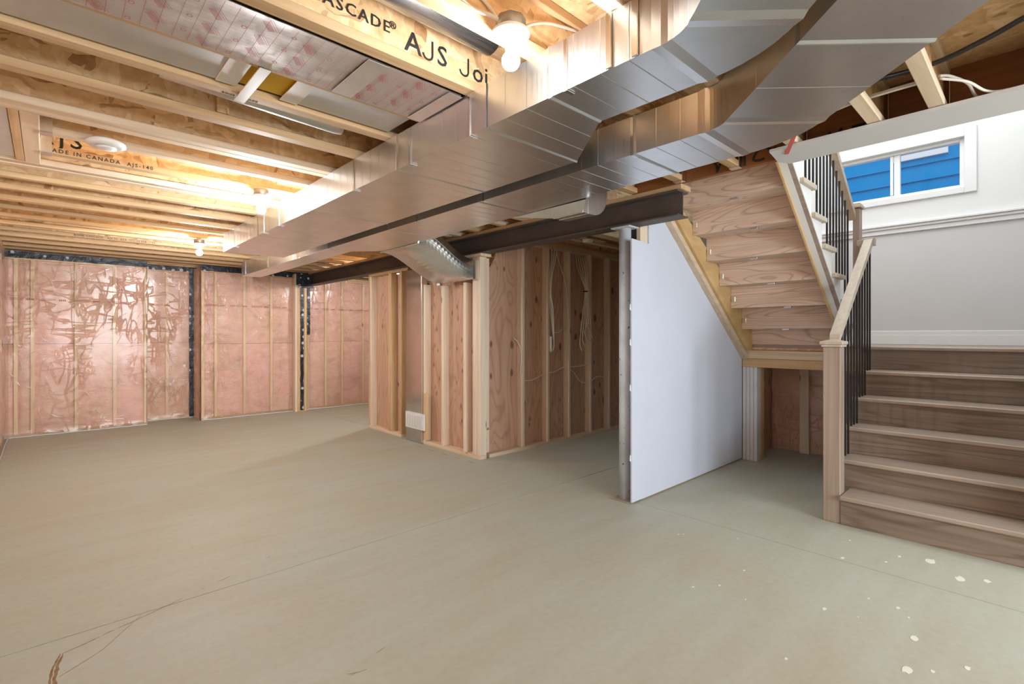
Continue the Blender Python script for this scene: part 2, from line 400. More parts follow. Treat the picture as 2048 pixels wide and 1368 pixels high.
def spline(pts, n=8):
    P = [Vector(p) for p in pts]; P = [P[0] * 2 - P[1]] + P + [P[-1] * 2 - P[-2]]; out = []
    for i in range(1, len(P) - 2):
        for k in range(n):
            t = k / n; a, b, c, d = P[i - 1], P[i], P[i + 1], P[i + 2]
            out.append(.5 * ((2 * b) + (c - a) * t + (2 * a - 5 * b + 4 * c - d) * t * t + (3 * b - a - 3 * c + d) * t ** 3))
    out.append(P[-2]); return out
def text(body, size, origin, ux, uz, mat, parent, name='printed_text', depth=.0004, shear=0, bold=0.0, space=1.0):
    cu = bpy.data.curves.new('t', 'FONT'); cu.body = body; cu.size = size; cu.extrude = depth; cu.resolution_u = 2; cu.offset = bold * size; cu.shear = shear
    cu.space_character = space
    ob = bpy.data.objects.new('t', cu); col.objects.link(ob)
    dg = bpy.context.evaluated_depsgraph_get(); me = bpy.data.meshes.new_from_object(ob.evaluated_get(dg))
    bpy.data.objects.remove(ob); ux = Vector(ux); uz = Vector(uz); un = ux.cross(uz); o0 = Vector(parent['_o'])
    for v in me.vertices:
        c = v.co.copy(); v.co = Vector(origin) + ux * c.x + uz * c.y + un * c.z - o0
    me.name = name; me.materials.clear(); me.materials.append(MATS[mat])
    o = bpy.data.objects.new(name, me); col.objects.link(o); o.parent = parent; o['_o'] = tuple(o0)
    if len(body) > 7: o['kind'] = 'stuff'
    return o
def hnz(x, y, z=0.0): return mnoise.noise(Vector((x, y, z)))

# ------------------------------------------------------------------ the shell
ZJ, ZT = 2.37, 2.611           # underside of the joists, underside of the subfloor
XL, XR, YF, YN = -.39, 6.30, 9.30, -4.0
floor = B(XL - .2, XR + .2, YN - .2, YF + .2, -.14, -.031, 0).build('floor', 'joint_dirt')
tag(floor, 'bare beige concrete basement floor with saw-cut joints', 'floor', kind='structure')
for (a, b) in ((XL - .2, 3.334), (3.340, XR + .2)):
    for (c, d) in ((YN - .2, 2.8675), (2.8745, YF + .2)):
        B(a, b, c, d, -.03, 0, 0).build('floor_slab', 'concrete', floor)
def ribbon(pts, w, name, mat, parent, z=.0012):
    m = MB(); P = [Vector((p[0], p[1], 0)) for p in pts]; Lr = []
    Q = []
    for i in range(len(P) - 1):
        k = max(2, int((P[i + 1] - P[i]).length / .012))
        Q += [P[i].lerp(P[i + 1], j / k) for j in range(k)]
    Q.append(P[-1]); rows = []
    for i, p in enumerate(Q):
        t = (Q[min(i + 1, len(Q) - 1)] - Q[max(i - 1, 0)]).normalized(); n = Vector((-t.y, t.x, 0))
        e = min(1, .25 + min(i, len(Q) - 1 - i) * .2)
        ww = w * (.55 + .75 * abs(hnz(p.x * 40, p.y * 40))) * e; sh = w * .5 * hnz(p.x * 30, p.y * 30, 4)
        rows.append([p + n * (sh + ww) + Vector((0, 0, z * .2)), p + n * sh + Vector((0, 0, z)), p + n * (sh - ww) + Vector((0, 0, z * .2))])
    m.grid(rows); return m.build(name, mat, parent)
ribbon([(.015, 2.46), (.018, 2.525), (.028, 2.634), (.045, 2.728)], .008, 'floor_crack', 'crack_dirt', floor)
ribbon([(.004, 2.50), (.012, 2.62), (.038, 2.735)], .005, 'floor_crack', 'crack_dirt', floor)
ribbon([(.045, 2.73), (.08, 2.742), (.129, 2.758), (.165, 2.772)], .004, 'floor_crack', 'crack_dirt', floor)
ribbon([(.172, 2.777), (.191, 2.786), (.215, 2.794)], .004, 'floor_crack', 'crack_dirt', floor)
ribbon([(.23, 2.80), (.268, 2.811), (.31, 2.83), (.355, 2.846), (.42, 2.872), (.486, 2.898)], .003, 'floor_crack', 'crack_dirt', floor)
ribbon([(.031, 2.551), (.10, 2.60), (.166, 2.65), (.323, 2.864)], .0014, 'floor_crack', 'crack_dirt', floor)
for pts, w in (([(.66, 2.966), (.689, 2.976), (.72, 2.99)], .006), ([(.575, 2.937), (.59, 2.942)], .004), ([(.93, 3.09), (.955, 3.10)], .004),
               ([(.84, 1.822), (.847, 1.814), (.877, 1.801), (.905, 1.794)], .004), ([(.846, 1.80), (.862, 1.803)], .003), ([(.98, 1.86), (1.03, 1.87)], .002)):
    ribbon(pts, w, 'clay_smear', 'crack_dirt', floor)
sp_list = [(2.691, .707, .018), (3.382, .796, .022), (3.649, .573, .016), (3.504, .612, .014), (3.70, .44, .05), (3.705, .832, .013), (2.956, .586, .010), (2.956, .47, .016),
           (2.892, .421, .010), (2.711, .375, .03), (2.435, .359, .035), (2.43, 1.231, .012), (2.545, 1.145, .012), (2.504, .997, .008), (2.806, 1.125, .012), (2.727, .581, .008),
           (2.496, .29, .014), (2.163, .703, .012), (3.55, .30, .045), (3.62, .20, .03), (3.0, 1.62, .012), (3.03, 1.60, .010), (3.22, 1.33, .01), (2.62, .20, .02), (2.3, .22, .012)]
for i, (x, y, r) in enumerate(sp_list):
    m = MB(); k = 12; a0 = random.random() * 6
    ring = [(x + r * (.75 + .45 * hnz(i, j * .9)) * math.cos(a0 + j / k * 6.283), y + .62 * r * (.75 + .45 * hnz(i, j * .9)) * math.sin(a0 + j / k * 6.283), .0004) for j in range(k)]
    m.prism(ring, (0, 0, .0007)); m.build('paint_drip', 'paint_drip', floor)

ceiling = B(XL - .2, 3.33, YN - .2, YF + .2, 2.632, 2.66, 0).build('ceiling', 'osb_floor')
tag(ceiling, 'brown oriented strand board subfloor above the open joists', 'ceiling', kind='structure')
y = YN - .2
k = 0
while y < YF + .2:
    y2 = min(y + 1.217, YF + .2); x = XL - .2 - (k % 2) * 1.2
    while x < XR + .2:
        a, b = max(x, XL - .2), min(x + 2.437, (3.33 if y < 2.12 else XR + .2))
        if b > a + .02: B(a, b, y, y2, ZT, 2.632, .0015).build('subfloor_sheet', 'osb_floor', ceiling)
        x += 2.44
    y += 1.22; k += 1

def W(name, x0, x1, y0, y1, z0, z1, mat, label):
    return tag(B(x0, x1, y0, y1, z0, z1, 0).build(name, mat), label, 'wall', kind='structure')

# framed, insulated outer wall: u runs along the wall, v into the wall
def framed(parent, P, u0, u1, studs, z1=2.33, batt=True, film_z0=.0, seam=1.18, wr=1.0, seed=0, top_tape=True, skirt=True, bulge=0.0, folds=38):
    ax = 'x' if abs(P(1, 0, 0).x - P(0, 0, 0).x) > .5 else 'y'
    def bx(a, b, c, d, e, f, bev=.002):
        p, q = P(a, c, e), P(b, d, f); return B(p.x, q.x, p.y, q.y, p.z, q.z, bev)
    bx(u0, u1, 0, .089, 0, .038).build('bottom_plate', 'pine_' + ax, parent)
    bx(u0, u1, 0, .089, z1 - .076, z1).build('top_plate', 'pine_' + ax, parent)
    ss = sorted(studs)
    for s in ss: bx(s, s + .038, 0, .089, .038, z1 - .076).build('stud', 'wall_stud_z', parent)
    edges = [(u0, None)] + [(s, s + .038) for s in ss] + [(u1, None)]
    for i in range(len(edges) - 1):
        a = edges[i][1] if edges[i][1] is not None else edges[i][0]; b = edges[i + 1][0]
        if b - a < .04: continue
        for (za, zb) in ((.039, seam + .03 * hnz(i, seed)), (seam + .004 + .03 * hnz(i, seed), z1 - .077)):
            rows = []; nu = 6; nz = max(8, int((zb - za) / .09))
            for q in range(nz + 1):
                row = []
                for p in range(nu + 1):
                    fu, fz = p / nu, q / nz
                    edge = min(1, 4 * min(fu, 1 - fu) + .1) * min(1, 8 * min(fz, 1 - fz) + .15)
                    d = .035 - .028 * edge - .018 * edge * hnz(i * 3 + fu * 2 + seed, fz * (zb - za) * 4 + za * 3, seed)
                    row.append(P(a + (b - a) * fu, max(.002, d) - bulge * (1.6 * edge - .2), za + (zb - za) * fz))
                rows.append(row)
            m = MB(); m.grid(rows)
            back = [P(a, .088, za), P(b, .088, za), P(b, .088, zb), P(a, .088, zb)]; m.quad(*back)
            for e0, e1 in ((rows[0], (back[0], back[1])), (rows[-1], (back[3], back[2]))):
                m.quad(*(list(e0) + [e1[1], e1[0]]))
            m.build('insulation_batt', 'pink_insulation', parent)
    # clear vapour film, creased and stapled to the studs
    nu = max(10, int((u1 - u0) / .035)); nz = 66; rows = []
    for q in range(nz + 1):
        z = film_z0 + (z1 - film_z0) * q / nz; row = []
        for p in range(nu + 1):
            u = u0 + (u1 - u0) * p / nu
            near = min([abs(u - s - .019) for s in ss] + [9])
            k = min(1, near / .12)
            cr = abs(hnz(u * 5 + z * 3.2 + seed, z * 2.2 - u * 2, seed)); cr2 = abs(hnz(u * 9 - z * 5 + seed, z * 3 + u * 4, seed + 9))
            d = .004 + k * wr * .35 * (.020 * max(0, .28 - cr) + .014 * max(0, .25 - cr2) + .010 * (hnz(u * 2, z * 2, seed) + .5))
            if skirt and z < .06: d += .02 * (1 - z / .06) * (.6 + hnz(u * 9, 0, seed))
            row.append(P(u, -d - bulge * 2.2, z))
        rows.append(row)
    f = MB().grid(rows).build('vapour_film', 'clear_poly_film', parent)
    rnd = random.Random(seed); m = MB()                                   # tight folds pulled across the film
    for q in range(int((u1 - u0) * folds)):
        uc = rnd.uniform(u0 + .08, u1 - .08); zc = z1 - .12 - (z1 - .3) * rnd.random() ** 1.5; a = rnd.choice((-1, 1)) * rnd.uniform(.35, 1.25); ln = rnd.uniform(.06, .30); bd = rnd.uniform(-.25, .25) * ln
        pts = []
        for k in range(9):
            t_ = k / 8 - .5; u = uc + math.cos(a) * ln * t_ - math.sin(a) * bd * (1 - 4 * t_ * t_); zz = zc + math.sin(a) * ln * t_ + math.cos(a) * bd * (1 - 4 * t_ * t_)
            pts.append(P(min(max(u, u0 + .01), u1 - .01), -.012 - bulge * 2.2 - .004 * wr, min(max(zz, .1), z1 - .06)))
        m.tube(pts, [.0004 + .0042 * (1 - abs(k / 4 - 1)) * rnd.uniform(.6, 1.2) for k in range(9)], 6)
    if m.v: m.build('film_folds', 'film_fold', parent)['kind'] = 'stuff'
    m = MB(); u = u0 + .06                                              # printed line on the film
    while u < u1 - .25:
        ln = random.uniform(.12, .2)
        for dz in (0, .016):
            a, b = P(u, -.022, 1.745 + dz), P(u + ln, -.022, 1.749 + dz)
            m.quad(a, b, b + Vector((0, 0, .004)), a + Vector((0, 0, .004)))
        for j in range(4):
            a = P(u + ln + .03 + j * .018, -.022, 1.744); m.quad(a, a + (P(.009, 0, 0) - P(0, 0, 0)), a + (P(.009, 0, .02) - P(0, 0, 0)), a + (P(0, 0, .02) - P(0, 0, 0)))
        u += ln + .16
    m.build('film_print', 'red_ink', f)
    if top_tape:
        rows = []
        for p in range(int((u1 - u0) / .03) + 1):
            u = u0 + (u1 - u0) * p / int((u1 - u0) / .03)
            rows.append([P(u, -.012 - .006 * hnz(u * 12, j, seed), z1 - .055 + j * .028 + .010 * hnz(u * 9, j * 3, seed + 2)) for j in range(4)])
        MB().grid(rows).build('seal_tape', 'black_tape', parent)
    if skirt:
        m = MB(); P0 = [P(u0 + (u1 - u0) * i / 40, -.028 - .012 * hnz(i * .5, seed), .008 + .004 * hnz(i * .7, seed + 3)) for i in range(41)]
        m.tube(P0, .008, 6); m.build('film_hem', 'drywall_edge', parent)

wall_far = W('wall_far', XL - .2, XR + .2, YF + .001, YF + .2, 0, ZT + .02, 'foundation', 'far basement wall with pink insulation behind clear plastic between studs')
PY = lambda Y: (lambda u, v, z: Vector((u, Y + v, z)))
framed(wall_far, PY(8.85), XL - .02, 1.055, [-.31, -.158, .264, .668, 1.016], seed=1)
framed(wall_far, PY(9.20), 1.055, 1.69, [1.06, 1.325], seed=5, z1=2.345)
framed(wall_far, PY(8.72), 1.70, 3.09, [1.705, 1.88, 2.285, 2.69, 3.05], seed=9, seam=1.16)
framed(wall_far, PY(8.72), 3.20, 6.25, [3.21, 3.29, 3.60, 3.905, 4.315, 4.72, 5.12, 5.53, 5.93], seed=14, wr=1.8, top_tape=False)
B(1.045, 1.058, 8.85, 9.2, 0, 2.33).build('return_board', 'pine_z', wall_far)
rows = [[Vector((1.692 - .012 * hnz(q * .6, p), 8.735 + .47 * p / 8, q * 2.33 / 30)) for p in range(9)] for q in range(31)]
MB().grid(rows).build('insulation_batt', 'pink_insulation', wall_far)
MB().grid([[v - Vector((.02 + .008 * hnz(v.z * 4, v.y * 9), 0, 0)) for v in r] for r in rows]).build('vapour_film', 'clear_poly_film', wall_far)
def vtape(x, y, w, z0, z1, seed):
    rows = [[Vector((x + w * (j / 3 - .5) + .008 * hnz(i * .5, seed), y - .01 * hnz(i * .4, j, seed), z0 + (z1 - z0) * i / 40)) for j in range(4)] for i in range(41)]
    MB().grid(rows).build('seal_tape', 'black_tape', wall_far)
vtape(1.665, 9.17, .07, .0, 2.34, 3); vtape(3.16, 8.60, .055, .02, 2.30, 6); vtape(3.272, 8.60, .05, 1.30, 2.14, 8)
B(3.09, 3.20, 8.61, 8.80, 0, 2.14).build('stud', 'pine_z', wall_far); B(3.205, 3.245, 8.61, 8.70, 0, 2.14).build('stud', 'pine_z', wall_far)
B(3.045, 3.085, 8.60, 8.70, .0, 2.33).build('stud', 'pale_pine_z', wall_far)
rows = [[Vector((3.06 + .3 * j / 5, 8.585 + .02 * hnz(i, j, 5), 2.14 + .2 * i / 6 + .01 * hnz(i, j))) for j in range(6)] for i in range(7)]
MB().grid(rows).build('seal_tape', 'black_tape', wall_far)
B(3.10, 3.34, 8.565, 8.58, 2.10, 2.135).build('seal_tape', 'black_tape', wall_far)

wall_left = W('wall_left', XL - .2, XL - .10, YN - .12, YF + .2, 0, ZT + .02, 'foundation', 'left basement wall of pink insulation behind plastic film')
framed(wall_left, lambda u, v, z: Vector((XL - v, u, z)), YN, 9.28, [8.3 - .406 * i for i in range(30)], seed=21, top_tape=False, bulge=.012, folds=2)
wn_ = W('wall_near', XL, 4.2, YN - .12, YN, 0, .55, 'foundation', 'basement wall below the added wide window opposite the stairs')
B(XL, .2, YN - .12, YN, .55, ZT, 0).build('wall_pier', 'wall_white', wn_); B(3.2, 4.2, YN - .12, YN, .55, ZT, 0).build('wall_pier', 'wall_white', wn_)
B(.2, 3.2, YN - .12, YN, 2.25, ZT, 0).build('wall_header', 'wall_white', wn_)
w2 = thing('window_added', (1.7, YN - .06, .55), 'wide white unseen window added opposite the stairs', 'window', kind='structure')  # unseen window, added as a frame for the daylight area light
for (a, b, c, d) in ((.2, .26, .55, 2.25), (3.14, 3.2, .55, 2.25), (1.67, 1.73, .61, 2.19), (.26, 3.14, .55, .61), (.26, 3.14, 2.19, 2.25)):
    B(a, b, YN - .1, YN - .04, c, d).build('window_frame', 'white_trim', w2)
W('wall_right', 4.10, 4.2, YN, -.05, 0, 5.0, 'wall_white', 'plain white wall beside the foot of the stairs')
W('wall_stairwell', 4.0, XR, -.15, -.05, 0, 5.0, 'wall_grey', 'white wall along the open side of the lower stair flight')

# ------------------------------------------------------------------ joists
JG = 'I-joists spanning the ceiling'
def joist(yn, yf, x0, x1, label=None, web='osb_web', fl='pine_x', group=True, z0=ZJ, solid=False):
    yc = (yn + yf) / 2
    o = thing('floor_joist', (x0, yc, z0), label or 'engineered wood I-joist with plain web spanning the open ceiling', 'joist', JG if label is None else None)
    B(x0, x1, yn, yf, z0, z0 + .038, .003).build('bottom_flange', fl, o)
    B(x0, x1, yn, yf, ZT - .038, ZT - .0005, .003).build('top_flange', fl, o)
    B(x0, x1, yc - .006, yc + .006, z0 + .0385, ZT - .0385, 0).build('web', web, o)
    return o
def hanger(o, x, yn, yf, side=-1):
    m = MB(); d = .05
    m.box(x, x + side * d, yn - .003, yn - .0005, ZJ - .002, ZJ + .20); m.box(x, x + side * d, yf + .0005, yf + .003, ZJ - .002, ZJ + .20)
    m.box(x, x + side * d, yn - .003, yf + .003, ZJ - .004, ZJ - .0005); return m.build('joist_hanger', 'steel_bright', o)
XE = 3.248
for yn in (-3.7, -3.3, -2.9, -2.5, -2.1, -1.7, -1.3, -.9, -.5, -.1):
    joist(yn, yn + .062, XL, XE, 'engineered wood I-joist in the ceiling opposite the stairs')['group'] = 'I-joists opposite the stairs'
for yn, yf in ((.31, .37), (.55, .61)):
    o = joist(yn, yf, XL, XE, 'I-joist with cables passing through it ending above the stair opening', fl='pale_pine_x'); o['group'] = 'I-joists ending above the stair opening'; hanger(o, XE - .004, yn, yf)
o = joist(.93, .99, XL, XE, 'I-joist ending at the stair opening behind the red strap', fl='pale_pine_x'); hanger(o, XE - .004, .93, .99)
jb = joist(1.315, 1.375, XL, XE, 'I-joist with stapled white cable and a lamp box hanging from it'); hanger(jb, XE - .004, 1.315, 1.375)
ja = joist(1.70, 1.765, XL, XE, 'I-joist with CASCADE and AJS printed on its pale web'); hanger(ja, XE - .004, 1.70, 1.765)
joist(2.085, 2.15, XL, XE, 'I-joist between the foil panel and the grey cavity duct')
j2 = joist(2.42, 2.485, XL, XR, 'I-joist with golden flange beside the grey cavity duct')
j3 = joist(2.80, 2.865, XL, XR); B(.615, .67, 2.80, 2.825, ZJ + .04, ZT - .04).build('web_stiffener', 'osb_web', j3)
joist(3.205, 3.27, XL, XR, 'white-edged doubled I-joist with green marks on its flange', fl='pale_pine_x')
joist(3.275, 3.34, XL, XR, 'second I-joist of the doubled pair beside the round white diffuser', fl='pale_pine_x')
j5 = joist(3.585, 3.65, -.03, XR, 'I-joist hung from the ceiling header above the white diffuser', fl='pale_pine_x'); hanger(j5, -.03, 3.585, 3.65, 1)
j6 = joist(3.985, 4.05, -.03, XR, 'I-joist printed MADE IN CANADA hung from the ceiling header'); hanger(j6, -.03, 3.985, 4.05, 1)
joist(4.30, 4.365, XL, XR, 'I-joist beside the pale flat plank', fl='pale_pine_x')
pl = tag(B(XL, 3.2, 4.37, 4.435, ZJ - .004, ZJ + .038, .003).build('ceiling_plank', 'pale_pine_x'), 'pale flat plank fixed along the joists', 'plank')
far_j = [(4.765, 4.83), (5.155, 5.22), (5.575, 5.64), (5.965, 6.03), (6.375, 6.44), (6.80, 6.865), (7.2, 7.265), (7.6, 7.665), (8.0, 8.065), (8.4, 8.465), (8.72, 8.785), (9.0, 9.065)]
B(XL - .095, XL - .001, YN, YF, ZJ - .03, ZT - .001, 0).build('rim_joist', 'osb_web', wall_left); B(XL, XR, 9.09, 9.295, 2.36, ZT - .001, 0).build('rim_joist', 'osb_web', wall_far)
for yn, yf in far_j:
    j = joist(yn, yf, XL, XR, {7.2: 'I-joist with small printed lettering along its flange', 6.375: 'I-joist carrying the lamp nearest the far insulated wall'}.get(yn))
    if yn == 7.2: text('BOISE CASCADE   AJS-20  APA  ICC-ES ESR-1144', .030, (.21, 7.1985, ZJ + .009), (1, 0, 0), (0, 0, 1), 'black_ink', j, space=1.15)
# lettering
def letter_j(x, z, h, w, parent, name='printed_text'):      # a J with a full left hook
    pts = [(x + w, z + h)] + [(x + w, z + h * .3)] + [(x + w * .5 + w * .5 * math.cos(R(a)), z + h * .26 + h * .26 * math.sin(R(a))) for a in range(-15, -181, -15)]
    m = MB()
    for (a, b), (c, d) in zip(pts[:-1], pts[1:]):
        dv = Vector((c - a, 0, d - b)); n = Vector((-dv.z, 0, dv.x)).normalized() * h * .055
        m.quad(Vector((a, 1.7232, b)) + n, Vector((c, 1.7232, d)) + n, Vector((c, 1.7232, d)) - n, Vector((a, 1.7232, b)) - n)
    m.build(name, 'black_ink', parent)
YW = 1.7235
for body, size, x, z in (('BOISE', .062, .39, 2.466), ('CASCADE', .062, .655, 2.466), ('\u00ae', .04, .965, 2.488), ('A', .118, 1.032, 2.430), ('S', .118, 1.185, 2.430), ('o', .118, 1.372, 2.430), ('i', .118, 1.44, 2.43)):
    text(body, size, (x, YW, z), (1, 0, 0), (0, 0, 1), 'black_ink', ja, space=1.2, bold=.006)
letter_j(1.118, 2.430, .082, .045, ja); letter_j(1.305, 2.430, .082, .045, ja)
text('MADE IN CANADA  AJS-140', .032, (-.01, 3.9835, ZJ + .008), (1, 0, 0), (0, 0, 1), 'black_ink', j6, space=1.35, bold=.012)
text('AJS', .13, (-.06, 4.0105, ZJ + .060), (1, 0, 0), (0, 0, 1), 'black_ink', j6, space=1.3, bold=.01)
text('BOISE CASCADE', .020, (.56, 2.475, ZJ - .0006), (1, 0, 0), (0, -1, 0), 'black_ink', j2)

# headers around the floor openings
rim = thing('rim_board', (3.27, 1.0, ZJ), 'orange laminated rim board with black marker strokes above the stairs', 'beam')
B(3.25, 3.29, -1.5, 2.14, ZJ - .001, ZT - .001).build('board', 'lvl_orange', rim)
def stroke(parent, pts, w=.007):
    MB().tube(spline([(3.249, a, b) for a, b in pts], 5), w, 6).build('marker_stroke', 'black_ink', parent)
stroke(rim, [(1.53, 2.475), (1.485, 2.43), (1.475, 2.378)]); stroke(rim, [(1.475, 2.378), (1.456, 2.43)])
stroke(rim, [(1.302, 2.463), (1.296, 2.378)]); stroke(rim, [(1.20, 2.455), (1.222, 2.449), (1.245, 2.412), (1.240, 2.398), (1.21, 2.390), (1.18, 2.396)])
stroke(rim, [(1.17, 2.46), (1.14, 2.44), (1.11, 2.445)]); stroke(rim, [(.83, 2.45), (.80, 2.40), (.77, 2.46)]); stroke(rim, [(.72, 2.45), (.66, 2.45)])
hd = thing('ceiling_header', (-.06, 3.85, ZJ), 'short pale header block carrying the hangers of two cut joists', 'beam')
B(-.10, -.032, 3.345, 4.295, ZJ, ZT - .001).build('board', 'pale_pine_y', hd); B(-.14, -.102, 3.345, 4.295, ZJ, ZT - .001).build('board', 'pine_y', hd)
B(-.375, -.145, 3.345, 4.295, ZJ + .02, ZJ + .032).build('cover_panel', 'white_wash_y', hd)

# ------------------------------------------------------------------ steel beam and post
beam = thing('steel_beam', (3.33, 5.0, 2.147), 'long dark brown steel I-beam under the joists resting on the grey post', 'beam')
B(3.25, 3.40, 1.76, 8.60, 2.147, 2.159, .002).build('lower_flange', 'beam_steel', beam)
B(3.25, 3.40, 1.76, 8.60, 2.320, 2.332, .002).build('upper_flange', 'beam_steel', beam)
B(3.321, 3.329, 1.76, 8.60, 2.159, 2.320, 0).build('web', 'beam_steel', beam)
B(3.262, 3.40, 1.74, 8.60, 2.3325, 2.3695, .002).build('nailer_plate', 'pine_y', beam)
post = thing('steel_post', (3.335, 2.255, 0), 'grey painted round steel post with rusty chips beside the drywall panel', 'post')
MB().lathe([(.047, .012), (.047, 2.135)], (3.335, 2.255, 0), 28).build('shaft', 'post_grey_paint', post)
B(3.26, 3.415, 2.18, 2.335, 0, .012).build('base_plate', 'rust_grey', post); B(3.262, 3.40, 2.17, 2.34, 2.1352, 2.1468).build('cap_plate', 'post_grey_paint', post)

# ------------------------------------------------------------------ partition walls
part = thing('wall_partition', (3.33, 4.04, 0), 'open stud partition wall backed with knotty plywood', 'wall', kind='structure')
ZB = 2.146
B(3.28, 3.369, 3.99, 5.06, 0, .038).build('bottom_plate', 'pale_pine_y', part); B(3.28, 3.369, 5.57, 6.44, 0, .038).build('bottom_plate', 'pale_pine_y', part)
B(3.28, 3.369, 5.41, 6.44, ZB - .039, ZB - .001).build('top_plate', 'pine_y', part); B(3.255, 3.40, 3.95, 4.25, ZB - .030, ZB - .001).build('top_plate', 'pale_pine_y', part)
for a, b, z1, mt in ((6.40, 6.44, ZB - .04, 'pine_z'), (6.36, 6.399, ZB - .04, 'pale_pine_z'), (5.852, 5.89, ZB - .04, 'pine_z'), (5.813, 5.851, ZB - .04, 'pine_z'), (5.555, 5.593, ZB - .04, 'pine_z'),
                  (5.02, 5.058, 1.90, 'pale_pine_z'), (4.65, 4.688, 1.86, 'pale_pine_z'), (4.24, 4.278, 1.865, 'pale_pine_z'), (4.036, 4.115, ZB - .031, 'pale_pine_z'), (3.99, 4.035, ZB - .031, 'pale_pine_z')):
    B(3.28, 3.369, a, b, .0385, z1, .003).build('stud', mt, part)
B(3.262, 3.30, 4.975, 5.018, .06, .61, .003).build('nailing_block', 'pine_z', part)
B(3.37, 3.386, 4.085, 5.06, .0, 2.10, 0).build('plywood_sheet', 'plywood', part); B(3.37, 3.386, 5.41, 6.44, .0, 2.10, 0).build('plywood_sheet', 'plywood', part)
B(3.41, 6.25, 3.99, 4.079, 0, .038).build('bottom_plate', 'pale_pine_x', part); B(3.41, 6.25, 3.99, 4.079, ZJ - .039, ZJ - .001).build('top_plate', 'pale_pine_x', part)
for x in (3.893, 4.304, 4.69, 5.115, 5.52, 5.92): B(x, x + .038, 3.99, 4.079, .0385, ZJ - .0395, .003).build('stud', 'pale_pine_z', part)
B(3.37, 3.408, 3.992, 4.076, .06, .30, .003).build('stud', 'pale_pine_z', part); B(3.37, 3.408, 3.992, 4.076, .32, ZB - .04, .003).build('stud', 'pale_pine_z', part)
MB().prism([(3.41, 4.08, 0), (4.60, 4.08, 0), (4.60, 4.08, 2.365), (3.62, 4.08, 2.365), (3.56, 4.08, 2.14), (3.49, 4.08, 2.03), (3.41, 4.08, 2.02)], (0, .016, 0)).build('plywood_sheet', 'plywood', part)
B(4.604, 5.82, 4.08, 4.096, 0, 2.365, 0).build('plywood_sheet', 'plywood', part); B(5.824, 6.25, 4.08, 4.096, 0, 2.365, 0).build('plywood_sheet', 'plywood', part)
W('wall_back', XR, XR + .1, 2.15, YF, 0, ZT, 'foundation', 'dark wall at the back of the recess beyond the post')
# marker strokes on floor along partition
for i in range(5):
    y0 = 5.0 - i * .24; ribbon([(3.16, y0), (3.155, y0 - .13)], .006, 'layout_mark', 'foundation', floor)

# wall stack with register
st = thing('wall_stack', (3.27, 5.235, 0), 'tall shiny flat metal duct stack set between two studs', 'duct')
B(3.255, 3.34, 5.062, 5.405, .004, 2.10, .004).build('duct_body', 'stack_metal', st)
rg = thing('air_register', (3.25, 5.18, .16), 'white louvred air register low on the metal stack', 'vent')
B(3.236, 3.2545, 4.97, 5.39, .165, .36, .004).build('frame', 'plastic_white', rg)
for i in range(13): B(3.230, 3.2355, 5.0 + i * .0285, 5.0 + i * .0285 + .016, .195, .33, .001).build('louvre', 'plastic_white', rg)

# cables in the partition
def cable(pts, r, label, name='electric_cable', mat='cable_white', n=8, group=None):
    m = MB().tube(spline(pts, n), r, 7); return tag(m.build(name, mat), label, 'cable', group)
yb = 4.03
cable([(3.82, yb + .03, 1.26), (3.86, yb, 1.22), (3.885, yb - .03, 1.12), (3.888, yb - .03, 1.0), (3.88, yb - .03, .90), (3.90, yb, .80), (3.96, yb, .78), (4.1, yb, .78), (4.30, yb, .84), (4.46, yb, .85), (4.62, yb, .90), (4.70, yb, .90)], .006, 'white cable looping down one stud and through the next')
cable([(4.72, yb, .90), (4.86, yb, .90), (5.10, yb, .91)], .006, 'straight white cable run between two partition studs')
cable([(4.72, yb, .89), (4.84, yb, .82), (4.97, yb, .70), (5.10, yb, .68), (5.16, yb, .68), (5.28, yb, .74), (5.42, yb, .74), (5.51, yb, .70)], .006, 'sagging white cable through the far partition studs')
for i in range(3):
    dx = i * .03
    yo = 4.004 - .014 * i
    cable([(4.40 + dx, yo, 2.33), (4.395 + dx * .5, yo, 2.18), (4.36 + dx * .3, yo, 2.02), (4.352, yo, 1.80), (4.366 + .01 * i, yo, 1.62), (4.40, yo, 1.40 + .02 * i), (4.425 - .01 * i, yo, 1.22), (4.40, yo, 1.10 + .02 * i), (4.362, yo, 1.12), (4.358, yo, 1.28)], .006,
          'coiled white cable hanging on the second partition stud', group='cables coiled on the second stud')
cable([(4.50, 4.03, 2.33), (4.55, 4.02, 2.17), (4.62, 4.01, 2.02), (4.66, 4.0, 1.85), (4.672, 3.984, 1.5)], .005, 'thin white cable slanting to the third partition stud')
cable([(4.43, 4.00, 1.33), (4.50, 4.00, 1.33), (4.60, 4.01, 1.37), (4.688, 4.02, 1.40)], .006, 'short white cable tail between second and third studs')
for i in range(5):
    f = i / 4 - .5; e = random.uniform(-.05, .05)
    cable([(4.88 + .16 * i / 4, 4.04, 2.33), (4.90 + .13 * i / 4, 4.02 - .01 * i, 2.15), (4.96 + .07 * i / 4, 4.0 - .008 * i, 2.0), (5.005 + .012 * i, 3.985 - .004 * i, 1.86), (5.01 + .10 * f, 3.98 - .004 * i, 1.65 + e), (5.0 + .16 * f, 3.975 - .004 * i, 1.42), (4.98 + .12 * f + e, 3.97 - .004 * i, 1.2 + .06 * i), (4.95 + .05 * i + e, 3.965, 1.10 + .05 * i)], .0045,
          'bundled white cable hanging with a black tie', group='cables bundled with a black tie')
tag(MB().lathe([(.03, 1.845), (.03, 1.86)], (5.012, 3.985, 0), 12).build('cable_tie', 'black_iron'), 'black tie around the hanging cable bundle', 'cable tie')

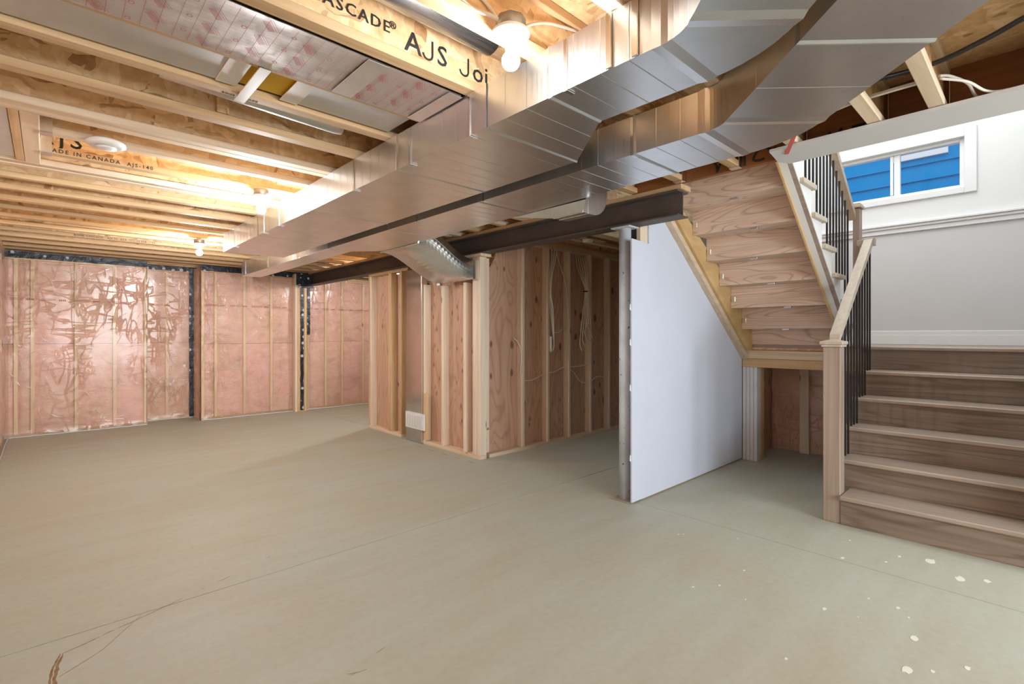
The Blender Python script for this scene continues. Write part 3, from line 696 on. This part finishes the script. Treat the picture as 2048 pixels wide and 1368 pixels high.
# ------------------------------------------------------------------ ducts
def ringbox(m, A, Bq, t=.0):  # loft between two rectangles given as four points
    n = len(m.v); m.v += [tuple(p) for p in A] + [tuple(p) for p in Bq]
    for i in range(4): m.f.append((n + i, n + (i + 1) % 4, n + 4 + (i + 1) % 4, n + 4 + i)); m.sm.append(False)
def sect(p, d, w0, w1, z0, z1):     # cross-section at p (front edge), d = unit vector across towards the back
    p = Vector(p); d = Vector(d)
    a, b = p + d * w0, p + d * w1
    return [Vector((a.x, a.y, z0)), Vector((b.x, b.y, z0)), Vector((b.x, b.y, z1)), Vector((a.x, a.y, z1))]
def bead(m, S, dirv, w=.005, h=.0008):          # raised bead ring round a section
    c = sum((Vector(s) for s in S), Vector()) / 4; dv = Vector(dirv).normalized() * w / 2
    def grow(P, k): return [Vector(p) + Vector(((p - c).x, (p - c).y, 0)).normalized() * k + Vector((0, 0, math.copysign(k, (p - c).z))) for p in P]
    A = [p - dv for p in grow(S, .0)]; M = grow(S, h); Cq = [p + dv for p in grow(S, .0)]
    ringbox(m, A, M); ringbox(m, M, Cq)
def duct_run(parent, secs, mat='galvanised', beads=True, closed=(False, False), pitch=.10):
    # secs: list of (section, tag) consecutive; each gap becomes one duct_section with beads, each joint a drive cleat
    for i in range(len(secs) - 1):
        A, Bq = secs[i], secs[i + 1]; m = MB(); ringbox(m, A, Bq)
        if i == 0 and closed[0]: m.quad(*reversed(A))
        if i == len(secs) - 2 and closed[1]: m.quad(*Bq)
        dirv = (sum(Bq, Vector()) - sum(A, Vector())) / 4
        ln = dirv.length
        if beads and ln > .2:
            k = max(1, int(ln / pitch))
            for j in range(1, k): bead(m, [a.lerp(b, j / k) for a, b in zip(A, Bq)], dirv)
        m.build('duct_section', mat, parent)
        if i > 0:
            m = MB(); bead(m, A, dirv, .026, .004); m.build('drive_cleat', 'galvanised', parent)
ZD0, ZD1 = 2.18, 2.366
d1 = thing('supply_duct', (1.66, 3.0, ZD0), 'wide galvanised metal duct running in front under the joists', 'duct')
XX = (1, 0, 0); secs = []
for yy in (5.92, 4.75, 3.55, 2.35, 1.62): secs.append(sect((1.36, yy, 0), XX, 0, .605, ZD0, ZD1))
secs.append(sect((1.36, 1.25, 0), XX, 0, .305, ZD0, ZD1)); secs.append(sect((1.36, .79, 0), XX, 0, .305, ZD0, ZD1))
duct_run(d1, secs, closed=(True, False))
def elbow(parent, cx, cy, rin, w, z0, z1, n=6):
    m = MB(); prev = None; S = []
    for i in range(n + 1):
        a = R(45) * i / n; dv = Vector((math.cos(a), -math.sin(a), 0)); S.append(sect((cx, cy, 0), dv, rin, rin + w, z0, z1))
    for i in range(n): ringbox(m, S[i], S[i + 1])
    m.build('elbow', 'galvanised', parent)
    for q, mt in ((S[0], 'tape_foil'), (S[-1], 'tape_foil')):
        t = MB(); nv = Vector((0, -1, 0)) if q is S[0] else Vector((-.707, -.707, 0)); bead(t, q, nv, .07, .004); t.build('foil_tape', mt, parent)
    e0 = S[-1]; dv = Vector((-.7071, -.7071, 0)); out = [e0] + [[p + dv * k for p in e0] for k in (.55, 1.15, 1.75)]
    duct_run(parent, out, pitch=.27)
elbow(d1, 1.36 - .168, .79, .168, .305, ZD0, ZD1)
def straps(parent, x, ys, z0, z1, side=-1):
    for yv in ys:
        m = MB(); m.box(x + side * .004, x + side * .001, yv - .008, yv + .008, z0 - .002, z1 + .03); m.box(x + side * .004, x + .04, yv - .008, yv + .008, z0 - .005, z0 - .002)
        m.build('hanger_strap', 'steel_bright', parent)
straps(d1, 1.36, (5.5, 4.58, 4.2, 2.86, 2.22, 1.73, 1.17), ZD0, ZD1 - .035)
for yv in (.98, .88): B(1.352, 1.358, yv - .012, yv + .012, ZD0, ZD1).build('seam_rib', 'steel_bright', d1)
d2 = thing('return_duct', (2.3, 3.5, ZD0), 'narrower galvanised metal duct running behind the wide one', 'duct')
secs = []
for yy, wd, zz in ((8.05, .26, 2.165), (6.9, .255, 2.168), (5.75, .25, 2.172), (4.95, .25, 2.176), (4.72, .50, 2.178), (3.75, .488, ZD0), (2.55, .46, ZD0), (1.36, .41, ZD0), (1.0, .40, ZD0)):
    secs.append(sect((2.085, yy, 0), XX, 0, wd, zz, ZD1))
duct_run(d2, secs, closed=(True, False))
def elbow2():
    elbow(d2, 2.085 - .15, 1.0, .15, .40, ZD0, ZD1)
elbow2()
straps(d2, 2.085, (7.85, 6.85, 3.3, 2.5, 1.37), ZD0, ZD1 - .035)
B(2.088, 2.2, 5.0, 5.12, 2.172, 2.176).build('foil_tape', 'tape_foil', d2)

# S-offset boot from the back of the duct to the partition
bt = thing('offset_boot', (2.9, 4.4, 2.0), 'S-curved metal duct boot dropping from the duct to the stud wall', 'duct')
rows_l = []; n = 16
for i in range(n + 1):
    f = i / n; sm = f * f * (3 - 2 * f); x = 2.586 + .634 * f; zb = 2.176 - .296 * sm; zt = 2.364 - .284 * sm
    y0 = 4.06 - .03 * f; y1 = 4.80 - .16 * f
    rows_l.append([Vector((x, y0, zb)), Vector((x, y1, zb)), Vector((x, y1, zt)), Vector((x, y0, zt))])
m = MB()
for i in range(n): ringbox(m, rows_l[i], rows_l[i + 1])
for k in range(4 * n): m.sm[k] = (True)
b_ = m.build('boot_body', 'galvanised', bt)
mm = MB(); bead(mm, rows_l[0], (1, 0, 0), .03, .006); mm.build('collar', 'steel_bright', bt)
m = MB(); E_ = rows_l[-1]; ringbox(m, E_, [p + Vector((.0605, 0, 0)) for p in E_]); m.build('end_collar', 'steel_bright', bt)
for sx in (.34, .62):
    i = int(sx * n); mm = MB(); mm.tube([Vector((rows_l[j][0].x, rows_l[j][0].y - .001, (rows_l[j][0].z * (1 - sx) + rows_l[j][3].z * sx))) for j in range(n + 1)], .003, 6); mm.build('seam', 'steel_bright', bt)
B(3.20, 3.24, 4.60, 4.66, 1.85, 1.878).build('bracket', 'steel_bright', bt)
# small boot with rounded elbow end
b2 = thing('elbow_boot', (2.7, 2.25, 2.12), 'small round-ended metal boot on the side of the narrow duct', 'duct')
m = MB(); ringbox(m, [Vector(p) for p in ((2.545, 2.02, 2.178), (2.545, 2.70, 2.178), (2.545, 2.70, 2.36), (2.545, 2.02, 2.36))], [Vector(p) for p in ((2.62, 2.11, 2.125), (2.62, 2.37, 2.125), (2.62, 2.37, 2.36), (2.62, 2.11, 2.36))])
m.build('flared_takeoff', 'galvanised', b2)
m = MB(); prof = [(2.62, 2.125), (2.74, 2.125)] + [(2.74 + .16 * math.sin(R(a)), 2.285 - .16 * math.cos(R(a))) for a in range(9, 91, 9)] + [(2.90, 2.36), (2.62, 2.36)]
m.prism([(a, 2.11, b) for a, b in prof], (0, .26, 0)); m.build('rounded_end', 'galvanised', b2)
for xx in (2.625, 2.685): mm = MB(); bead(mm, [Vector(p) for p in ((xx, 2.11, 2.125), (xx, 2.37, 2.125), (xx, 2.37, 2.36), (xx, 2.11, 2.36))], (1, 0, 0), .012, .004); mm.build('drive_cleat', 'steel_bright', b2)

# pipes and the lined joist cavities
tag(MB().tube([(XL, 1.51, 2.488), (.5, 1.51, 2.488), (1.30, 1.51, 2.488)], .065, 24).build('round_pipe', 'galv_pipe'), 'round galvanised pipe lying above the printed joist', 'pipe')
p2 = MB().tube([(.35, 2.58, 2.455), (.8, 2.585, 2.44), (1.12, 2.59, 2.43), (1.16, 2.59, 2.428), (1.17, 2.59, 2.43)], [.05, .05, .05, .045, .02], 20); tag(p2.build('round_pipe', 'galv_dull'), 'dull round pipe end just beyond the golden-flanged joist', 'pipe')
cd = thing('cavity_duct', (.4, 2.28, 2.39), 'flat grey metal duct with taped joint inside a joist bay', 'duct')
B(XL, .58, 2.155, 2.405, 2.388, 2.50, .006).build('duct_section', 'galv_dull', cd); B(.80, 1.34, 2.155, 2.405, 2.388, 2.50, .006).build('duct_section', 'galv_dull', cd)
B(.52, .60, 2.156, 2.404, 2.383, 2.3875).build('foil_tape', 'tape_foil', cd); B(.78, .86, 2.156, 2.404, 2.383, 2.3875).build('foil_tape', 'tape_foil', cd)
B(.60, .80, 2.17, 2.395, 2.40, 2.46).build('damper_insert', 'yellow_plastic', cd); B(.615, .66, 2.12, 2.50, 2.360, 2.3645).build('metal_strap', 'steel_bright', cd)
fp = thing('foil_panel', (.5, 1.95, 2.364), 'foil-faced panel with red print closing a joist bay', 'panel')
rows = [[Vector((XL + (1.345 - XL) * i / 60, 1.768 + (2.115 - 1.768) * j / 10, 2.3665 - .004 * abs(hnz(i * .35, j * .4)) - .0035 * (j in (0, 10)))) for j in range(11)] for i in range(61)]
rows2 = [[v + Vector((0, 0, .003)) for v in r] for r in rows]
m = MB().grid(rows); m.grid(rows2); m.build('foil_sheet', 'foil_facing', fp)
zp = 2.3605
m = MB(); x = XL + .02
while x < .88 or (x < 1.32):
    if not (.90 < x < 1.0): m.quad((x, 1.775, zp), (x + .0014, 1.775, zp), (x + .0014, 2.11, zp), (x, 2.11, zp))
    x += .046
m.build('red_line_print', 'red_ink', fp)
m = MB()
for j in range(1, 17):
    yv = 1.77 + j * .0205
    m.quad((XL, yv, zp), (1.33, yv, zp), (1.33, yv + .0006, zp), (XL, yv + .0006, zp))
m.build('fine_grid_print', 'red_ink', fp)
m = MB(); k = 0; xx = XL + .06
while xx < 1.28:
    for r_ in range(3):
        yv = 1.81 + r_ * .105 + (k % 2) * .05
        if yv > 2.08 or .86 < xx < 1.0: continue
        for (o_, w_, l_) in ((0, .0016, .07), (.008, .0014, .075), (-.008, .0022, .062), (-.0125, .0022, .062), (-.017, .0022, .062), (-.0215, .0022, .062), (-.026, .0022, .062)):
            c = Vector((xx, yv, zp)); d = Vector((.55, .83, 0)); nrm = Vector((.83, -.55, 0))
            a = c + nrm * o_ - d * l_ / 2; m.quad(a, a + nrm * w_, a + nrm * w_ + d * l_, a + d * l_)
        c = Vector((xx + .075, yv + .02, zp))
        for q in range(10):
            a0, a1 = q / 10 * 6.283, (q + 1) / 10 * 6.283
            m.quad(c + Vector((math.cos(a0), math.sin(a0), 0)) * .006, c + Vector((math.cos(a1), math.sin(a1), 0)) * .006, c + Vector((math.cos(a1), math.sin(a1), 0)) * .009, c + Vector((math.cos(a0), math.sin(a0), 0)) * .009)
    xx += .15; k += 1
m.build('red_logo_print', 'red_ink', fp)['kind'] = 'stuff'
B(.90, .99, 1.768, 2.112, 2.3570, 2.3600).build('foil_tape', 'tape_foil', fp); B(1.28, 1.352, 1.768, 2.112, 2.3560, 2.3600).build('foil_tape', 'tape_foil', fp)

# ------------------------------------------------------------------ lamps, discs
def lamp(x, yv, zc, label, glow='bulb_glow'):
    o = thing('bulb_lamp', (x, yv, zc), label, 'lamp')
    MB().lathe([(.05, zc + .06), (.052, zc + .062), (.052, zc + .10), (.048, zc + .104)], (x, yv, 0), 8).build('junction_box', 'box_grey', o)
    MB().lathe([(.018, zc + .012), (.021, zc + .02), (.022, zc + .03), (.045, zc + .036), (.064, zc + .046), (.066, zc + .054), (.060, zc + .06)], (x, yv, 0), 28).build('lampholder', 'porcelain', o)
    MB().lathe([(.0172, zc + .002), (.0172, zc + .0115)], (x, yv, 0), 16).build('bulb_base', 'plastic_white', o)
    pr = [(.002, zc - .072)]
    for a in range(-75, 76, 15): pr.append((.031 * math.cos(R(a)), zc - .041 + .031 * math.sin(R(a))))
    pr += [(.018, zc - .004), (.0165, zc + .0015)]
    MB().lathe(pr, (x, yv, 0), 20).build('bulb', glow, o)
    return o
lamp(1.155, 1.24, 2.275, 'bare glowing bulb in a white porcelain holder beside the wide duct bend', 'bulb_glow_soft')
lamp(1.14, 3.90, 2.255, 'bare glowing bulb against the middle of the wide duct')
lamp(1.215, 6.31, 2.24, 'bare glowing bulb near the far insulated wall')
lamp(3.96, 6.832, 2.267, 'bare glowing bulb behind the stud partition')
ds = thing('ceiling_diffuser', (.235, 3.525, 2.33), 'white round ceiling diffuser below the joists', 'vent')
MB().lathe([(.07, 2.37), (.088, 2.358), (.090, 2.345), (.070, 2.332), (.055, 2.334)], (.235, 3.525, 0), 32).build('rim', 'plastic_white', ds)
MB().lathe([(.045, 2.333), (.048, 2.326), (.02, 2.322), (.001, 2.321)], (.235, 3.525, 0), 28).build('centre_disc', 'plastic_white', ds)
sd = thing('smoke_detector', (4.41, 3.47, 2.33), 'white round smoke detector in the recess behind the post', 'detector')
MB().lathe([(.03, 2.369), (.066, 2.366), (.068, 2.352)], (4.41, 3.47, 0), 24).build('base', 'plastic_white', sd); MB().lathe([(.058, 2.3515), (.055, 2.335), (.02, 2.330)], (4.41, 3.47, 0), 24).build('cover', 'plastic_white', sd)
B(4.2, 4.7, 3.42, 3.53, 2.3695, 2.374).build('mount_strip', 'pine_x', sd)
cable([(.85, 1.331, 2.43), (1.0, 1.328, 2.42), (1.05, 1.318, 2.405), (1.09, 1.27, 2.375), (1.11, 1.25, 2.36)], .007, 'white cable entering the lamp box along the joist')
cable([(.86, 1.33, 2.50), (1.0, 1.33, 2.49), (1.12, 1.33, 2.46), (1.17, 1.31, 2.40), (1.17, 1.29, 2.36)], .006, 'second white cable stapled above the lamp box')
cable([(1.20, 1.26, 2.355), (1.25, 1.29, 2.40), (1.33, 1.32, 2.47), (1.45, 1.33, 2.53), (1.62, 1.33, 2.57)], .006, 'white cable leaving the lamp box over the duct')
for i in range(2): cable([(2.78 + .02 * i, .99, 2.418 + .014 * i), (2.84 + .02 * i, .86, 2.412 + .014 * i), (2.87 + .018 * i, .74, 2.418 + .014 * i), (2.87 + .016 * i, .64, 2.43 + .014 * i), (2.86 + .016 * i, .56, 2.43 + .014 * i), (2.85 + .016 * i, .46, 2.427 + .014 * i), (2.86 + .016 * i, .36, 2.43 + .014 * i)], .006, 'pale cable strung through the joists above the stair opening', group='cables above the stair opening')
cable([(2.88, .312, 2.446), (2.93, .28, 2.45), (3.02, .23, 2.43), (3.12, .21, 2.40), (3.20, .18, 2.40)], .006, 'pale cable curling down behind the soffit board')
cable([(2.862, .308, 2.426), (2.93, .225, 2.405), (3.05, .17, 2.385), (3.10, .10, 2.385), (3.1, -.05, 2.39)], .006, 'pale cable running on past the last cut joist')
cable([(2.72, .97, 2.50), (2.80, .75, 2.505), (2.84, .55, 2.50), (2.86, .33, 2.50), (2.78, .16, 2.50), (2.70, .05, 2.50), (2.6, -.1, 2.50)], .011, 'black flexible conduit under the subfloor above the stairs', 'conduit', 'conduit_black')
rs = MB(); rs.box(-.011, .011, -.19, .19, -.001, .001); rs_o = rs.build('red_strap', 'red_strap'); tag(rs_o, 'short red plastic strap hanging by the soffit corner', 'strap'); rs_o.location = (2.95, .932, 2.345); rs_o.rotation_euler = (0, 0, math.atan2(-.342, .16))

# ------------------------------------------------------------------ stair soffit, drywall, knee wall
tr2 = thing('trim_2', (3.2, 0, 2.35), 'pale soffit board along the edge of the stair opening', 'trim', kind='structure')
MB().prism([(3.035, 1.075, 2.350), (3.25, 1.10, 2.350), (3.325, 1.06, 2.350), (3.325, -1.4, 2.350), (3.035, -1.4, 2.350)], (0, 0, .016)).build('soffit_board', 'soffit', tr2)
B(3.295, 3.325, -1.4, 1.08, 2.3665, 2.90).build('opening_casing', 'white_paint', tr2)
ws = thing('wall_stair', (4.3, 2.2, 0), 'grey unpainted drywall panel with a sloping top under the stairs', 'wall', kind='structure')
SL = .77
def zl(x): return 2.27 - SL * (x - 3.79)
MB().prism([(3.27, 2.15, .012), (5.31, 2.15, .012), (5.31, 2.15, zl(5.31) - .05), (3.80, 2.15, zl(3.80) - .055), (3.67, 2.15, 2.31), (3.51, 2.15, 2.31), (3.51, 2.15, 2.028), (3.27, 2.15, 2.04)], (0, .0125, 0)).build('drywall_sheet', 'drywall', ws)
B(3.30, 3.50, 2.185, 2.22, 2.0, 2.145).build('stud_block', 'pale_pine_z', ws) if False else None
B(3.41, 3.56, 2.164, 2.20, .02, 2.34).build('stud', 'pale_pine_z', ws)
for x in (3.95, 4.36, 4.77, 5.17): B(x, x + .038, 2.164, 2.25, .04, zl(x) - .09).build('stud', 'pine_z', ws)
B(3.42, 5.31, 2.164, 2.25, 0, .038).build('bottom_plate', 'pine_x', ws)
for z in (.32, .86, 1.21, 1.48): MB().prism([(3.272, 2.155, z), (3.255, 2.158, z + .015), (3.262, 2.16, z + .06), (3.272, 2.158, z + .05)], (0, .002, 0)).build('torn_paper', 'drywall_edge', ws)
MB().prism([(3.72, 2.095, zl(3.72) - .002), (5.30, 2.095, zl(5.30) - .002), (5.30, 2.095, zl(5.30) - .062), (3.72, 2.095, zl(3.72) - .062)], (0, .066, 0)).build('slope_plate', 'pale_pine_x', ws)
wc = thing('wall_closet', (5.36, 1.6, 0), 'white-washed jack studs and header framing the dark opening under the landing', 'wall', kind='structure')
B(5.415, XR, 2.15, 2.17, 0, 2.6, 0).build('closet_lining', 'plywood', wc)
B(3.42, XR, 2.27, 2.29, 0, ZJ, 0).build('rear_lining', 'foundation', ws)
W('wall_upper', 3.40, XR, 2.115, 2.149, 2.40, 5.0, 'wall_white', 'white wall above the upper stair flight')
for i in range(4): B(5.315, 5.405, 2.002 + i * .037, 2.0355 + i * .037, .0, .965, .002).build('jack_stud', 'white_wash_y', wc)
B(5.407, 5.50, 2.0, 2.04, 0, .965).build('stud', 'pine_z', wc)
B(5.315, 5.36, 1.05, 2.149, .966, 1.053, .002).build('header', 'pine_y', wc); B(5.318, 5.36, 1.05, 2.149, 1.055, 1.14, .002).build('header', 'pale_pine_y', wc)
B(6.05, 6.09, 1.74, 1.83, 0, 1.1).build('stud', 'pale_pine_z', wc)
rows = [[Vector((6.12 + .04 * hnz(i * .4, j * .8), 1.1 + 1.04 * j / 14, 1.1 * i / 16)) for j in range(15)] for i in range(17)]
MB().grid(rows).build('insulation_batt', 'pink_insulation', wc); MB().grid([[v - Vector((.05, 0, 0)) for v in r] for r in rows]).build('vapour_film', 'clear_poly_film', wc)

# ------------------------------------------------------------------ landing wall, window, neighbour
wl = thing('wall_landing', (XR, 1.0, 0), 'white stairwell wall above the landing with a ledge', 'wall', kind='structure')
B(XR, XR + .1, -.05, 2.15, 0, 2.40, 0).build('lower_wall', 'wall_grey', wl)
WY0, WY1, WZ0, WZ1 = .505, 1.53, 2.70, 3.17
X2 = XR + .02
for (a, b, c, d) in ((-.05, WY0, 2.40, 5.0), (WY1, 2.15, 2.40, 5.0), (WY0, WY1, 2.40, WZ0), (WY0, WY1, WZ1, 5.0)): B(X2, X2 + .16, a, b, c, d, 0).build('upper_wall', 'wall_white', wl)
t1 = thing('trim_1', (XR, 1.0, 2.34), 'white moulded ledge running along the landing wall', 'trim', kind='structure')
B(XR - .045, X2, -.05, 2.15, 2.402, 2.424, .004).build('cap', 'white_trim', t1); B(XR - .032, XR - .001, -.05, 2.15, 2.375, 2.4015, .004).build('cove', 'white_trim', t1); B(XR - .018, XR - .001, -.05, 2.15, 2.33, 2.3745, .003).build('apron', 'white_trim', t1)
bb = thing('baseboard_landing', (XR, 1.0, 1.2), 'white stepped baseboard along the landing', 'baseboard', kind='structure')
B(XR - .016, XR - .001, -.05, 2.10, 1.2, 1.30, .003).build('board', 'white_trim', bb); B(XR - .010, XR - .001, -.05, 2.10, 1.3005, 1.34, .003).build('cap', 'white_trim', bb)
w1 = thing('window_1', (X2, 1.02, WZ0), 'white two-pane slider window above the landing', 'window', kind='structure')
cw = .088
for (a, b, c, d) in ((WY0 - cw, WY0 - .002, WZ0 - .06, WZ1 + .09), (WY1 + .002, WY1 + cw, WZ0 - .06, WZ1 + .09), (WY0 - .0015, WY1 + .0015, WZ1 + .002, WZ1 + .09), (WY0 - .0015, WY1 + .0015, WZ0 - .06, WZ0 - .002)):
    B(X2 - .02, X2 - .001, a, b, c, d, .004).build('casing', 'white_trim', w1)
for (a, b, c, d) in ((WY0, WY0 + .035, WZ0, WZ1), (WY1 - .035, WY1, WZ0, WZ1), (WY0 + .0355, WY1 - .0355, WZ0, WZ0 + .03), (WY0 + .0355, WY1 - .0355, WZ1 - .03, WZ1)):
    B(X2 + .03, X2 + .10, a, b, c, d, .003).build('frame', 'white_trim', w1)
B(X2 + .04, X2 + .09, .995, 1.045, WZ0 + .031, WZ1 - .031, .003).build('mullion', 'white_trim', w1)
for (a, b) in ((WY0 + .036, .994), (1.046, WY1 - .036)): B(X2 + .062, X2 + .066, a, b, WZ0 + .031, WZ1 - .031, 0).build('pane', 'window_glass', w1)
B(X2 + .03, X2 + .045, 1.05, 1.075, WZ0 + .035, WZ1 - .035, .003).build('sash_stile', 'white_trim', w1)
nh = thing('neighbour_house', (9.6, 1.5, 0), 'neighbouring house wall clad in bright blue lapped boards', 'house')
for i in range(18):
    z = 1.2 + i * .24
    MB().prism([(9.50, -3.5, z), (9.535, -3.5, z + .25), (9.56, -3.5, z + .25), (9.56, -3.5, z)], (0, 9.5, 0)).build('siding_board', 'blue_wrap', nh)
B(9.565, 9.70, -3.5, 6.0, 0, 5.6, 0).build('wall', 'blue_wrap', nh)
for (a, b, c, d) in ((.93, 1.56, 3.93, 4.04), (.93, 1.04, 4.04, 5.0), (1.47, 1.56, 4.04, 5.0)): B(9.46, 9.53, a, b, c, d).build('window_frame', 'white_trim', nh)
B(9.505, 9.52, 1.04, 1.47, 4.04, 5.0).build('window_pane', 'blue_wrap', nh)
tag(B(6.5, 30, -20, 20, -.3, .6, 0).build('ground', 'foundation'), 'bare ground outside the stair window', 'ground', kind='structure')
tag(B(3.2, XR + .2, -.15, 2.2, 5.0, 5.1, 0).build('stairwell_ceiling', 'wall_white'), 'white ceiling above the stairwell', 'ceiling', kind='structure')
W('wall_hall', 3.2, 3.30, -1.4, 2.15, 2.91, 5.0, 'wall_white', 'white upper wall opposite the stair window')

# ------------------------------------------------------------------ stairs
RZ, RUN = .2, .257
ls = thing('staircase', (4.6, .5, 0), 'lower flight of grey-brown oak steps rising to the landing', 'staircase')
for i in range(1, 6):
    xn = 3.945 + RUN * (i - 1); ye = .948 if i == 1 else 1.055
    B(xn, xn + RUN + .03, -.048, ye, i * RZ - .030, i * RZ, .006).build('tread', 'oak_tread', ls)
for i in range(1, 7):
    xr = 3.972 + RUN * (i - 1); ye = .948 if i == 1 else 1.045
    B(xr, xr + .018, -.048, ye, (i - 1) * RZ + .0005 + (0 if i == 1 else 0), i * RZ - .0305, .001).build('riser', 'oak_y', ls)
MB().prism([(4.10, 1.02, 0), (5.30, 1.02, .93), (5.30, 1.02, 1.14), (5.20, 1.02, 1.14), (3.99, 1.02, .15), (3.99, 1.02, 0)], (0, .022, 0)).build('stringer', 'oak_tread', ls) if False else None
ld = thing('stair_landing', (5.8, 1.0, 1.2), 'oak landing platform between the two stair flights', 'landing')
B(3.945 + RUN * 5, XR - .018, -.048, 1.10, 1.17, 1.2, .006).build('deck', 'oak_tread', ld); B(5.382, XR - .018, 1.1005, 2.11, 1.17, 1.2, .002).build('deck', 'oak_tread', ld)
B(5.385, XR - .02, -.048, 2.11, 1.142, 1.1695).build('subdeck', 'osb_floor', ld)

XB = lambda k: 5.36 - RUN * (k - 1)
us = thing('staircase', (4.5, 1.66, 1.2), 'upper flight of stairs seen from below with raw wooden risers', 'staircase')
YL, YR_ = 2.068, 1.25
for k in range(1, 8):
    z0 = 1.2 + RZ * (k - 1); top = z0 + RZ
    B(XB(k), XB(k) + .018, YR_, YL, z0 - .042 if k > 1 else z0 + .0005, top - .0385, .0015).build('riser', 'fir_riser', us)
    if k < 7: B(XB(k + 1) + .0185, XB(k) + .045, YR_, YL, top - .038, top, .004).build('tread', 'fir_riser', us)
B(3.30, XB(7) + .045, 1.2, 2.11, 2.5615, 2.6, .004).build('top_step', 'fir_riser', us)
MB().prism([(3.50, 2.0695, zl(3.50)), (5.2575, 2.0695, 1.1395), (5.362, 2.0695, 1.1395), (5.362, 2.0695, 1.45), (3.50, 2.0695, 2.60)], (0, .025, 0)).build('wall_stringer', 'lvl_yellow', us)
zr = lambda x: 2.355 - .792 * (x - 3.82)     # underside of the open-side stringer
def raked(y0, y1, a, b, x0, x1, name, mat):
    MB().prism([(x0, y0, zr(x0) + a), (x1, y0, zr(x1) + a), (x1, y0, zr(x1) + b), (x0, y0, zr(x0) + b)], (0, y1 - y0, 0)).build(name, mat, us)
raked(1.2365, 1.2495, -.018, .14, 3.56, 5.33, 'carriage', 'lvl_yellow')
raked(1.1905, 1.236, .0, .12, 3.50, 5.18, 'skirt_trim', 'skirt_white')
raked(1.160, 1.190, .004, .02, 3.56, 5.14, 'skirt_edge', 'oak_tread')
top = []
for k in range(1, 8): top += [(XB(k) + .02, 1.2 + RZ * (k - 1)), (XB(k) + .02, 1.2 + RZ * k - .04)]
top = [(5.24, zr(5.24) + .0205)] + top[1:] + [(3.66, 2.56), (3.66, zr(3.66) + .0205)]
top[1] = (5.24, 1.36)
MB().prism([(x, 1.1605, z) for x, z in top], (0, .029, 0)).build('skirt_board', 'skirt_white', us)
for k in range(1, 7): B(XB(k + 1) + .021, XB(k) + .05, 1.130, 1.2495, 1.2 + RZ * k - .0375, 1.2 + RZ * k, .004).build('tread_return', 'oak_rail', us)
for k in range(2, 8):
    z = 1.2 + RZ * (k - 1) + .03
    B(XB(k) - .006, XB(k) - .0005, YL - .042, YL - .004, z - .01, z + .035, .004).build('corner_bracket', 'silver_bracket', us)
    B(XB(k) + .05, XB(k) + .085, YR_ + .30 + .05 * (k % 3), YR_ + .36 + .05 * (k % 3), z - .085, z - .0695, .001).build('clip', 'silver_bracket', us)

# railings
rl = thing('stair_railing', (4.03, 1.0, 0), 'lower stair railing with oak newel, handrail and black balusters', 'railing')
nw = B(3.98, 4.085, .95, 1.055, 0, 1.215, .004).build('newel_post', 'oak_z', rl)
MB().box(3.962, 4.103, .932, 1.073, 1.233, 1.255, .003).box(3.97, 4.095, .94, 1.065, 1.2155, 1.2325, .003).build('newel_cap', 'oak_rail', nw)
m = MB(); n0 = len(m.v); m.v += [(3.966, .936, 1.2552), (4.099, .936, 1.2552), (4.099, 1.069, 1.2552), (3.966, 1.069, 1.2552), (4.0325, 1.0025, 1.272)]
m.f += [(0, 1, 4), (1, 2, 4), (2, 3, 4), (3, 0, 4), (3, 2, 1, 0)]; m.sm += [False] * 5; m.build('cap_point', 'oak_rail', nw)
RX0, RZ0, RX1, RZ1 = 4.06, 1.245, 5.06, 2.055
dxr = RX1 - RX0; dzr = RZ1 - RZ0; ln = math.hypot(dxr, dzr); tx, tz = dxr / ln, dzr / ln
m = MB(); h = .05; pts = [(RX0, .972, RZ0), (RX1, .972, RZ1), (RX1 - tz * 0, .972, RZ1 + h * 1.2), (RX0, .972, RZ0 + h * 1.2)]
m.prism(pts, (0, .062, 0)); hr = m.build('handrail', 'oak_rail', rl)
B(RX1 - .01, RX1 + .075, .965, 1.04, RZ1 + .0, RZ1 + .062, .004).build('rail_knuckle', 'oak_rail', hr); B(RX1 + .012, RX1 + .07, 1.0405, 1.09, RZ1 + .003, RZ1 + .055, .003).build('rail_return', 'oak_rail', hr)
zrail = lambda x: RZ0 + (x - RX0) * dzr / dxr
for i in range(2, 7):
    xn = 3.945 + RUN * (i - 1)
    for j in range(3):
        x = xn + .045 + j * RUN / 3
        if i == 6 and j > 0: continue
        if x > RX1 + .06: continue
        B(x - .0065, x + .0065, .997, 1.010, i * RZ + .0005, min(zrail(x), RZ1) + .001, .001).build('baluster', 'black_iron', rl)
r2 = thing('stair_railing', (5.15, 1.13, 1.2), 'upper stair railing with black balusters over a white skirt', 'railing')
n2 = B(5.14, 5.24, 1.085, 1.134, 1.2, 2.40, .004).build('newel_post', 'oak_z', r2)
MB().box(5.12, 5.26, 1.07, 1.17, 2.405, 2.43, .003).box(5.13, 5.25, 1.078, 1.16, 2.43, 2.448, .006).build('newel_cap', 'oak_rail', n2)
zup = lambda x: 2.30 - .75 * (x - 5.14)
MB().prism([(3.38, 1.11, zup(3.38)), (5.139, 1.11, zup(5.139)), (5.139, 1.11, zup(5.139) + .062), (3.38, 1.11, zup(3.38) + .062)], (0, .06, 0)).build('handrail', 'oak_rail', r2)
for k in range(1, 7):
    for j in range(3):
        x = XB(k) + .02 - j * RUN / 3
        if 5.11 < x < 5.26: continue
        B(x - .0065, x + .0065, 1.142, 1.155, 1.2 + RZ * k + .0005, zup(x) + .001, .001).build('baluster', 'black_iron', r2)

for o in bpy.data.objects:
    if '_o' in o: del o['_o']
